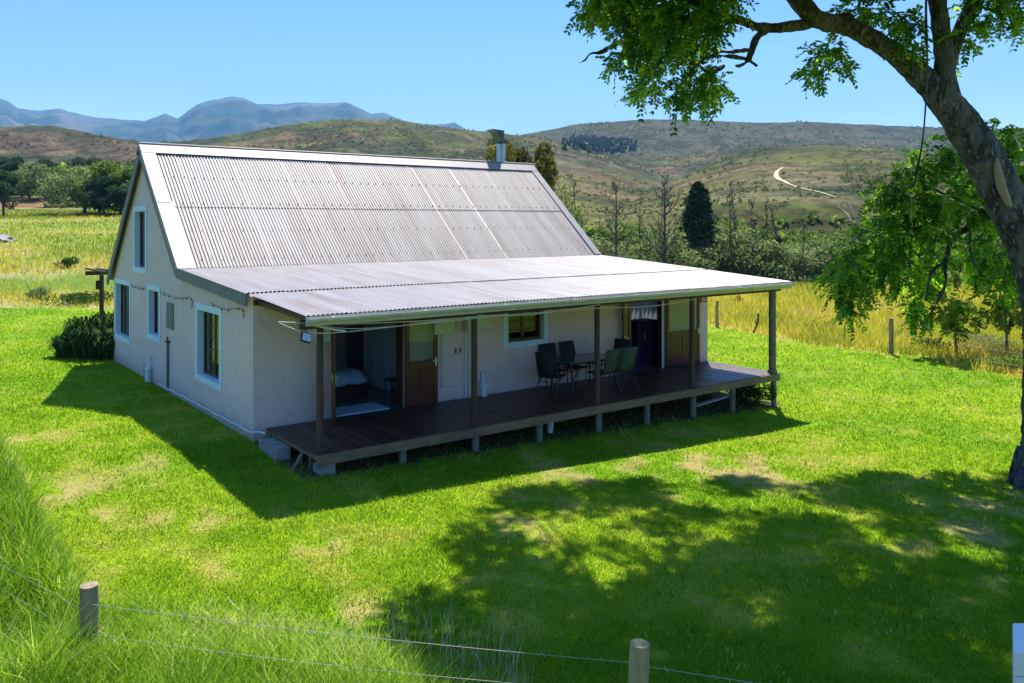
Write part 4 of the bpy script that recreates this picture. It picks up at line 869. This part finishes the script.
# crown skeleton above the picture
crown_c=BT+np.array([0,0,9.5])
tko=mb.build('trunk',M['bark'],tree)
tx=bpy.data.textures.new('barktex','CLOUDS'); tx.noise_scale=.22; tx.noise_depth=3
ss=tko.modifiers.new('sub','SUBSURF'); ss.subdivision_type='SIMPLE'; ss.levels=2; ss.render_levels=2
dm=tko.modifiers.new('disp','DISPLACE'); dm.texture=tx; dm.strength=.08; dm.mid_level=.5
mb=MB(); ptube(mb,[P(a,b,D0-.62) for a,b in ((994,152),(998,170),(1002,188),(1010,206))],[.03,.07,.085,.05],8); mb.build('bare_scar',M['heart'],tree)
mb=MB(); ptube(mb,[P(a,b,D0-.95) for a,b in ((927,-20),(926,10),(927,50),(927,80),(925,115),(922,145),(916,175),(914,186))],[.018,.022,.02,.018,.015,.015,.022,.012],7); o=mb.build('hanging_vine',M['bark']); tag(o,'thin dry vine hanging straight down from the tree fork','vine')
LC=[];LD=[]
def blob(px,py,rx,ry,d,dens=1.0,shell=.25):
    c=P(px,py,d); r=rx/FP*d; rz=ry/FP*d; n=int(125*dens*r*rz/.25)+6
    pts=shell_pts(c,(r,r*.9,rz),n,shell); LC.append(pts); dd=(pts-c)/np.array([r,r,rz])+RNG.normal(size=pts.shape)*.45; dd[:,2]-=.35; LD.append(dd)
for b in [(592,10,22,12),(600,-5,30,16),(625,16,24,20),(648,6,34,24),(640,40,24,20),(668,34,26,24),(690,14,28,24),(712,-2,26,18),(655,62,20,13),(632,58,14,10),(618,38,14,10),(682,56,15,14),(700,38,14,16),(605,70,6,8),(612,60,10,10),(638,78,10,8),(692,82,17,12),(704,98,11,13),(680,98,13,12),(666,108,9,10),(646,92,12,7),(630,101,9,6),(688,112,9,6),(575,14,8,5)]:
    blob(b[0]+9,b[1]-(12 if b[1]>30 else 4),b[2]*.92,b[3]*.92,D0-1.5+random.uniform(-.9,.9),1.2)
for b in [(828,48,14,12),(815,62,9,12),(838,60,9,9),(806,72,4,5),(850,12,20,10),(872,6,18,10),(893,14,12,9),(905,30,9,10),(918,40,9,8),(912,20,8,8),(975,14,14,10),(968,34,10,10),(988,8,10,8),(957,46,7,6),(1003,8,10,8),(1016,14,10,12),(1024,24,8,6),(1000,-12,30,12)]:
    blob(b[0],b[1],b[2],b[3],D0-.8+random.uniform(-.7,.7),.85)
for b in [(1000,128,14,6),(1012,140,14,12),(1022,165,9,16),(1014,186,10,10)]: blob(b[0],b[1],b[2],b[3],D0+1.2,1.0)
for b in [(945,158,22,12),(925,168,22,14),(960,180,22,18),(905,178,18,12),(890,192,18,12),(872,205,12,8),(880,222,20,14),(905,215,24,18),(935,205,22,18),(985,190,18,18),(960,215,24,18),(990,225,16,16),(870,242,22,16),(850,255,18,12),(895,245,22,16),(925,238,20,14),(838,268,15,10),(828,285,10,12),(850,282,18,16),(875,272,20,16),(848,306,10,12),(842,322,5,6),(832,302,7,10),(905,268,18,14),(930,262,14,12),(918,288,14,12),(912,308,12,13),(906,324,7,7),(962,262,18,12),(985,262,16,14),(1003,272,12,14),(975,285,12,8),(1000,290,14,8),(892,290,8,8),(862,292,10,8)]:
    blob(b[0]+6,b[1]-9,b[2]*.85,b[3]*.85,D0+2.0+random.uniform(-.9,.9),1.1)
# upper crown (out of the frame, shades the lawn)
SH=[(500,505),(560,486),(640,484),(700,492),(740,480),(800,488),(905,480),(1000,478),(1200,480),(1400,520),(1400,900),(700,900),(560,800),(440,690),(402,645),(412,600),(445,575),(470,560),(460,535)]
GAP=[(545,528,30,12),(595,575,26,16),(640,610,16,10),(735,608,28,14),(755,640,22,18),(745,505,24,8),(790,508,22,7),(735,540,22,7),(690,540,12,6),(860,520,16,7),(890,545,14,9),(960,540,22,12),(985,560,14,9),(930,625,10,10),(800,680,22,10),(900,670,14,8),(630,540,12,6),(560,630,12,8),(500,560,12,7),(690,575,10,6),(1010,600,12,9),(850,580,10,6)]
def inpoly(x,y,pl_):
    r=False;j=len(pl_)-1
    for i in range(len(pl_)):
        if (pl_[i][1]>y)!=(pl_[j][1]>y) and x<(pl_[j][0]-pl_[i][0])*(y-pl_[i][1])/(pl_[j][1]-pl_[i][1])+pl_[i][0]: r=not r
        j=i
    return r
cnt=0; heads=[]
S1=SUN/SUN[2]
while cnt<600:
    py=HY+ 4.9*FP/random.uniform(6.2,15.9); px=random.uniform(390,1400)
    if not inpoly(px,py,SH): continue
    g_=0
    for a,b,rx,ry in GAP: g_=max(g_,1.25-((px-a)/(rx*1.4))**2-((py-b)/(ry*1.4))**2)
    if g_>0: continue
    q=hit(px,py,3); ok=False
    for h in np.arange(5.0,16,.3):
        c=q+S1*h; d=(c-CAM)@FW; yy=HY-(c[2]-4.3)/d*FP
        if yy< -50: ok=True;break
    if not ok: continue
    c=c+S1*random.uniform(0,1.2); r=random.uniform(.24,.42); n=int(150*r*r/.1)//6+6
    pts=shell_pts(c,(r,r,r*.6),n,.1); LC.append(pts); dd=(pts-c)/r+RNG.normal(size=pts.shape)*.6; dd[:,2]-=.25; LD.append(dd); heads.append(c); cnt+=1
LC=np.concatenate(LC);LD=np.concatenate(LD); V,T_=compound(LC,LD,RNG.uniform(.22,.38,len(LC)))
fast('crown',V,np.arange(len(V)).reshape(-1,4),M['leaf'],tree,tint=T_)
print('tree leaflets',len(V)//4,'crown heads',len(heads))
# branches into the upper crown
mb=MB(); st=[P(740,-50,D0-1.6),P(905,-140,D0-.2),P(1050,-120,D0+.4),P(1150,-140,D0+2.5),P(660,-90,D0-2)]
for i in range(0,len(heads),9):
    c=heads[i]; s=min(st,key=lambda q:np.linalg.norm(q-c)); m_=(s+c)/2+[0,0,-.25]
    ptube(mb,[s,m_,c],[.06,.04,.012],5,4)
mb.build('upper_branches',M['bark'],tree)
# twigs in the drooping foliage
# saplings
def sapling(px,py,pxt,pyt,label,crowns):
    b=hit(px,py); d=(b-CAM)@FW; r=emp('sapling',b,label,'tree','young trees at the lawn edge')
    mb=MB(); t=P(pxt,pyt,d); ptube(mb,[b-[0,0,.2],b*.5+t*.5+[.05,.02,0],t],[.07,.05,.03],8,5)
    C_=[];D_=[]
    for (a,c_,rx,ry) in crowns:
        q=P(a,c_,d+random.uniform(-.6,.6)); rr=rx/FP*d; rz=ry/FP*d; n=int(30*rr*rz/.25)+8; p_=shell_pts(q,(rr,rr,rz),n,.2); C_.append(p_); D_.append((p_-q)+RNG.normal(size=p_.shape)*.4)
        ptube(mb,[b*.35+t*.65,(t+q)/2-[0,0,.1],q],[.03,.02,.01],5,4)
    mb.build('trunk',M['twig'],r); C_=np.concatenate(C_);D_=np.concatenate(D_); V,T_=compound(C_,D_,RNG.uniform(.3,.5,len(C_)),lf=(.16,.06)); fast('crown',V,np.arange(len(V)).reshape(-1,4),M['f_yel'],r,tint=T_)
sapling(957,358,953,312,'left sapling with yellow green leaves at the lawn edge',[(945,312,12,9),(968,318,12,8),(955,300,14,8),(930,320,9,6),(955,330,10,6),(918,285,14,9),(940,275,14,12)])
sapling(1007,358,1006,315,'right sapling with yellow green leaves at the lawn edge',[(1000,290,18,12),(1018,310,14,14),(992,312,12,8),(1030,290,18,20),(1005,270,16,9),(985,278,12,7),(1040,320,16,14)])
# generic background trees
def treeproto(kind,h,w,seed,m,barkm,size,n,lobes=14,trunkvis=.25):
    r=np.random.default_rng(seed); R=random.Random(seed)
    root=emp('tree',(0,0,0),'x','tree'); root.name=kind
    mb=MB(); ptube(mb,[(0,0,-.4),(R.uniform(-.1,.1)*w,0,h*.3),(R.uniform(-.1,.1)*w,0,h*.75)],[h*.03,h*.022,h*.006],7,4)
    pts=[];ti=[]
    for i in range(lobes):
        z=h*R.uniform(trunkvis+.12,.9); q=w*.5*math.sqrt(R.random())*(1.15-.75*abs(z/h-.5)); a=R.uniform(0,6.28); s=w*R.uniform(.16,.27)
        c=(q*math.cos(a),q*math.sin(a),z); p_=shell_pts(c,(s,s,s*.8),n//lobes,.5); pts.append(p_); ti.append(np.clip(RNG.normal(R.uniform(.2,.75),.18,len(p_))+(p_[:,2]-z)/s*.12,0,1))
        ptube(mb,[(0,0,h*.25),(c[0]*.5,c[1]*.5,(h*.25+z)/2),c],[h*.012,h*.008,h*.003],5,3)
    mb.build('trunk',barkm,root)
    pts=np.concatenate(pts); foliage('crown',pts,np.abs(RNG.normal(size,size*.35,len(pts)))+size*.3,np.concatenate(ti),m,root)
    return root
def conifer(h,w,seed,m):
    root=emp('conifer',(0,0,0),'x','tree'); mb=MB().tube([(0,0,-.4),(0,0,h*.95)],[h*.022,.03],7); mb.build('trunk',M['bark'],root)
    n=9000; t=RNG.uniform(0,1,n)**.8; a=RNG.uniform(0,6.283,n); z=h*(.06+.94*t); 
    lob=.72+.28*np.sin(a*5+t*31)*np.cos(t*47+a); rad=w*.5*(1-t)**.5*np.sqrt(RNG.uniform(.2,1,n))*lob*(.6+.75*vn(a*1.6+3,t*11,7))*(1-.5*np.exp(-t*14))
    pts=np.c_[rad*np.cos(a),rad*np.sin(a),z-rad*.18]; foliage('crown',pts,RNG.uniform(.2,.55,n),np.clip(RNG.normal(.5,.25,n),0,1),m,root,droop=.3); return root
def bare(h,w,seed,leaf=None,nleaf=400,lean=0):
    R=random.Random(seed); root=emp('bare_tree',(0,0,0),'x','tree'); mb=MB(); tips=[]
    def L(z): return lean*z*(z/h)
    ptube(mb,[(0,0,-.4),(L(h*.5)+R.uniform(-.15,.15),0,h*.5),(L(h),0,h)],[h*.015,h*.011,.03],6,5)
    for i in range(46):
        z=h*R.uniform(.18,.97); a=R.uniform(0,6.28); l=w*.5*R.uniform(.4,1.1)*(1.15-z/h); x0=L(z)
        e=(x0+math.cos(a)*l,math.sin(a)*l,z+l*R.uniform(.9,2.0)); m_=(x0+math.cos(a)*l*.6,math.sin(a)*l*.6,z+l*.5)
        mb.tube([(x0,0,z),m_,e],[.07,.045,.02],4); tips.append(e)
        for k in range(3):
            b2=a+R.uniform(-1,1); l2=l*.5; mb.tube([m_,(m_[0]+math.cos(b2)*l2,m_[1]+math.sin(b2)*l2,m_[2]+l2*R.uniform(.6,1.6))],[.02,.008],4)
    mb.build('trunk',M['bark'],root)
    if leaf:
        t=np.array(tips)[RNG.integers(0,len(tips),nleaf)]+RNG.normal(size=(nleaf,3))*w*.10; t[:,2]=np.minimum(t[:,2],h*1.0); foliage('crown',t,RNG.uniform(.1,.24,nleaf),RNG.uniform(0,1,nleaf),leaf,root)
    return root
used=set()
def place(proto,px,py,hpx,h0,label,group,d0=45,rz=None,name=None,sx=1.,base_d=None,top=None):
    b=hit(px,py,d0) if base_d is None else None
    if base_d is not None: q=P(px,200,base_d); b=np.array([q[0],q[1],gz(q[0],q[1])])
    d=float((b-CAM)@FW); s=hpx*d/FP/h0
    if top: s=(zy(top,d)-b[2])/h0
    o=proto if proto.name not in used else copy_tree(proto)
    used.add(proto.name); o.location=b; o.scale=(s*sx,s*sx,s); o.rotation_euler=(0,0,random.uniform(0,6.28) if rz is None else rz); o['label']=label; o['group']=group; return o
TA=treeproto('woodland_tree',10,8,1,M['f_mid'],M['bark'],.34,6500,18,.02); TB=treeproto('grey_green_tree',10,9,2,M['f_pale'],M['bark'],.30,6500,18,.04); TC=treeproto('dark_tree',10,7,3,M['f_dark'],M['bark'],.34,5200,trunkvis=.1); TG=treeproto('garden_tree',10,6,4,M['f_gold'],M['bark'],.30,6200,20,trunkvis=.45)
ORD='first second third fourth fifth sixth seventh eighth ninth tenth eleventh twelfth thirteenth fourteenth fifteenth sixteenth seventeenth eighteenth nineteenth twentieth twenty-first twenty-second twenty-third twenty-fourth'.split()
ordn=['leftmost','second from the left','third from the left','fourth from the left','fifth from the left','sixth from the left','seventh from the left','eighth from the left','ninth from the left','tenth from the left','eleventh from the left','twelfth from the left','thirteenth from the left','fourteenth from the left']
# left wood: nearer row
rowA=[(TC,4,216,46,.9),(TB,30,198,40,1.1),(TC,22,197,36,1.2),(TC,44,198,38,1),(TB,58,200,40,1.1),(TA,70,206,42,1.1),(TB,84,213,56,1.15),(TC,104,215,38,1.2),(TA,100,213,54,.9),(TA,120,214,50,1),(TC,122,216,30,1.5),(TB,140,214,46,1),(TC,-22,214,50,1),(TB,-50,212,50,1)]
rowA=sorted(rowA,key=lambda r:r[1])
kindn={id(TA):'green',id(TB):'grey green',id(TC):'dark'}
for i,(p_,px,py,hp,sx) in enumerate(rowA): place(p_,px,py,hp,10,f'{kindn[id(p_)]} bushy tree in the near row beyond the left meadow, {ordn[i]}','trees beyond the left meadow',sx=sx)
for i,px in enumerate(np.linspace(-90,165,13)):
    place([TA,TB,TC][i%3],px,193+3*math.sin(i*2),30+6*math.sin(i*1.7),10,f'{kindn[id([TA,TB,TC][i%3])]} tree in the back row of the left wood, {ordn[i]}','back row of the left wood',sx=1.35)
place(TG,522,250,112,10,'round tree with golden green top rising behind the roof beside the flue','trees behind the cottage',base_d=62,sx=.62,d0=60,top=137)
place(TB,540,258,74,10,'shorter leafy tree behind the right end of the roof ridge','trees behind the cottage',base_d=64,sx=.55,top=158)
# belt behind the veranda roof
CO=conifer(12,6.2,5,M['f_dark']); place(CO,698,292,118,12,'tall dark blue green conifer behind the veranda roof','trees behind the cottage',base_d=84,sx=1.3,top=182)
place(CO,779,292,62,12,'small dark conifer among the bare trees right of the tall conifer','trees behind the cottage',base_d=84,sx=.7,top=236)
B1=bare(12,5,1,M['f_mid'],260); B2=bare(12,4,2,M['f_mid'],500); B3=bare(12,3.2,3,None,lean=.12); B4=bare(12,6.5,4,M['f_pale'],300)
for i,(p_,px,bd,top,sx,lab) in enumerate([(B2,574,80,178,.8,'slim half bare tree at the roof slope'),(B1,616,82,176,.85,'tall bare tree left of the big bare tree'),(B4,664,80,172,1.0,'largest bare branching tree left of the dark conifer'),(B2,640,95,205,.8,'small half bare tree between two taller bare trees'),(B2,730,82,190,.8,'half leafy slim tree just right of the dark conifer'),(B3,737,90,180,.6,'thin leaning bare stem right of the dark conifer'),
    (B1,752,84,195,.7,'bare tree second right of the dark conifer'),(B2,767,84,196,.7,'bare twiggy tree third right of the dark conifer'),(B3,779,84,205,.9,'thin curved bare tree above the veranda corner'),(B1,800,88,238,.7,'short bare tree right of the veranda roof corner'),(B3,803,80,224,.6,'dark leaning bare stem right of the veranda corner'),(B4,600,100,215,.8,'faint bare tree behind the bright shrubs')]):
    place(p_,px,0,1,12,lab,'bare trees behind the cottage',base_d=bd,rz=[0,1,2.2,3,4,2.6][i%6])
    o=[q for q in COL.objects if q.get('label')==lab][0]; d=bd; h=zy(top,d)-o.location.z; s=h/12; o.scale=(s*sx,s*sx,s)
# two leaning dead trees further right
for lab,a,b in (('leaning dead stem above the drooping leaves, longer one',(862,235),(842,192)),('leaning dead stem above the drooping leaves, shorter one',(852,225),(838,206))):
    q0=P(a[0],a[1],70);q1=P(b[0],b[1],74); g_=gz(q0[0],q0[1]); mb=MB(); base=np.array([q0[0]+.8,q0[1],g_])
    ptube(mb,[base,q0,q1],[.16,.10,.03],6,6)
    for k in range(8): t=random.uniform(.2,1); c=q0+(q1-q0)*t; mb.tube([c,c+[random.uniform(-.8,.8),random.uniform(-.8,.8),random.uniform(.2,.9)]],[.025,.008],4)
    o=mb.build('dead_tree',M['twig']); tag(o,lab,'tree','leaning dead stems')
# belt bushes
TBB=treeproto('thicket_bush',5,7,7,M['f_mid'],M['bark'],.30,4200,16,.0); TBP=treeproto('grey_thicket_bush',5,7,8,M['f_pale'],M['bark'],.28,4200,16,.0)
bl=[]
rng=random.Random(5)
for i,(px,d,hh,k) in enumerate([(560,92,5,0),(585,88,5,1),(607,98,6,0),(632,92,4.5,1),(655,96,5,0),(676,84,5.5,1),(690,80,3.6,1),(716,84,5.5,1),(735,92,5.6,0),(748,82,4.4,1),(765,90,5.5,0),(782,82,4,1),(798,90,5,0),(815,84,4.2,1),(830,94,5,0),(850,88,4.2,1),(872,90,4.4,0),(895,92,4.2,1),(920,90,4.6,0),(950,94,4,1),(985,92,4.5,0),(1020,92,4.5,1),(1060,95,5,0),(540,96,5,1)]):
    bl.append((px,d,hh,k))
bl.sort(); 
for i,(px,d,hh,k) in enumerate(bl):
    p_=[TBB,TBP][k]; o=place(p_,px,0,1,5,f"{ORD[i]} bush from the left in the thicket beyond the meadow, {'grey green' if k else 'green'}",'thicket along the far side of the meadow',base_d=d)
    s=hh/5*1.0; o.scale=(s*1.1,s*1.1,s)
# hillside scrub, plantation (masses)
def scatter_scrub(name,n,p0,p1,d0,d1,size,m,label,maskf=None,hf=.7,kind='stuff'):
    px,d,x,y=sample(n,p0,p1,d0,d1,.75); z=height(x,y); k=np.ones(len(x),bool)
    if maskf is not None: k=maskf(px,d,x,y)
    x,y,z,d=x[k],y[k],z[k],d[k]; s=size*RNG.uniform(.4,1.3,len(x))*(.35+d/700)
    nf=6; c=np.repeat(np.c_[x,y,z+s*hf*.4],nf,0)+RNG.normal(size=(len(x)*nf,3))*np.repeat(s,nf)[:,None]*np.array([.33,.33,.22*hf/.7])
    t=np.repeat(np.clip(RNG.normal(.45,.28,len(x)),0,1),nf)+RNG.normal(size=len(x)*nf)*.08
    V,Fc,tt=leafquads(c,np.repeat(s,nf)*.8,np.clip(t,0,1),asp=.9); o=fast(name,V,Fc,m,None,tint=tt); tag(o,label,None,None,kind)
def mk(px,d,x,y): 
    q=fbm(x*.012,y*.012,4,16)+.35*(fbm(x*.05,y*.05,3,19)-.5); return (q>RNG.uniform(.44,.72,len(x)))&~((px<45)&(d<215)&(px>-10))&~((px>768)&(px<845)&(d>300)&(d<640)&(np.abs(px-790)<60)&(RNG.uniform(0,1,len(x))<.85))
scatter_scrub('hillside_scrub',60000,-60,1100,175,1750,1.35,M['scrub'],'scattered dark scrub on the hills behind the cottage',mk)
def mk2(px,d,x,y): return (px>100)&(d<360)&(fbm(x*.02,y*.02,3,29)>.42)
scatter_scrub('valley_thicket',9000,480,1100,95,240,2.6,M['f_mid'],'dense green thicket in the valley behind the meadow',mk2,.9)
def mk3(px,d,x,y): return (fbm(x*.02,y*.02,3,59)>.36)
scatter_scrub('hill_woodland',7000,-60,190,215,430,6.0,M['f_mid'],'dark green woodland covering the foot of the left hill',mk3,.9)
pts=[hit(a,b,150) for a,b in ((576,150),(622,150),(618,143),(585,141))]
cpl=np.mean(pts,0); n=900
px_=RNG.normal(598,13,n); py_=RNG.normal(146,2.2,n)+.05*(px_-598); q=np.array([hit(a,b,300) for a,b in zip(px_,py_)]); 
c=np.repeat(q,10,0); s=RNG.uniform(5,10,n).repeat(10); c[:,2]+=RNG.uniform(0,1,len(c))*s; c[:,:2]+=RNG.normal(size=(len(c),2))*(1.3)
V,Fc,tt=leafquads(c,np.full(len(c),5.),RNG.uniform(0,1,len(c)),asp=.8); o=fast('pine_forest',V,Fc,M['pine'],None,tint=tt); tag(o,'dark block of pine forest on the far hill',None,None,'stuff')
# pale track on the hill
M['track']=mat('pale_track',(.55,.43,.29),.9,[(.2,(.33,.26,.16),.45,.7)])
def track(px,w_,name,label):
    sp=spline([np.array([a,b,w]) for (a,b),w in zip(px,w_)],8); C_=[hit(a[0],a[1],250) for a in sp]; V=[]
    for i,c in enumerate(C_):
        t=C_[min(i+1,len(C_)-1)]-C_[max(i-1,0)]; t[2]=0; t/=np.linalg.norm(t)+1e-9; s=np.array([-t[1],t[0],0])*sp[i][2]
        for k in (-1,0,1): q=c+s*k; V.append((q[0],q[1],gz(q[0],q[1])+.35))
    F_=[]
    for i in range(len(C_)-1):
        for k in (0,1): a=i*3+k; F_.append((a,a+1,a+4,a+3))
    o=fast(name,V,F_,M['track'],None); tag(o,label,None,None,'structure')
track([(783,168),(777,172),(777,178),(786,183),(795,187),(806,190),(820,193),(836,198)],[.5,.9,1.1,.8,.55,.4,.35,.25],'dirt_track','pale dirt track winding up the hillside')
print('objects',len(bpy.data.objects))

# dry weeds by the fence
n=110; px=RNG.uniform(385,530,n); c_=[]
d=dep([(385,655),(530,700)],0)(px)+RNG.normal(size=n)*.35+.3; x=CAM[0]+FW[0]*d+RT[0]*(px-512)/FP*d; y=CAM[1]+FW[1]*d+RT[1]*(px-512)/FP*d
o=blades('dry_weeds',x,y,height(x,y),RNG.uniform(.3,.75,n),np.full(n,.008),RNG.uniform(.05,.3,n),RNG.uniform(.8,1,n),mat('dry_stalks',(.50,.38,.26),.8),seg=2); tag(o,'dry pinkish seed stalks standing by the front fence wire',None,None,'stuff')

# lawn weeds: broader leaves and dry stems scattered in tufts
px,d,x,y=sample(30000,-120,1150,5.5,34,1.7); _,_,_,lb,tn=zones(x,y)
k=(lb>.5)&(tn<.5)&~inhouse(x,y)&~((x>-.1)&(x<13.6)&(y>-2.5)&(y<0))&(fbm(x*.9,y*.9,4,120)>.53)
x,y,d=x[k],y[k],d[k]; n=len(x)
o=blades('lawn_weeds',x,y,height(x,y),RNG.uniform(.03,.11,n),.012+.0012*d,RNG.uniform(.02,.08,n),np.clip(RNG.normal(.35,.3,n),0,1),M['tall']); tag(o,'low weeds and dry stems dotted through the lawn',None,None,'stuff')

# roof fixing screws in rows across the main roof sheets
mb=MB()
for t in (.06,.28,.50,.72,.94):
    y_,z_=lerp(RA,RB,t)
    for i in range(50):
        x_=.22+i*.264+.02*random.random(); mb.box(x_-.012,x_+.012,y_-.03,y_-.006,z_+.06,z_+.085)
mb.build('fixing_screws',M['darksteel'],roofm)
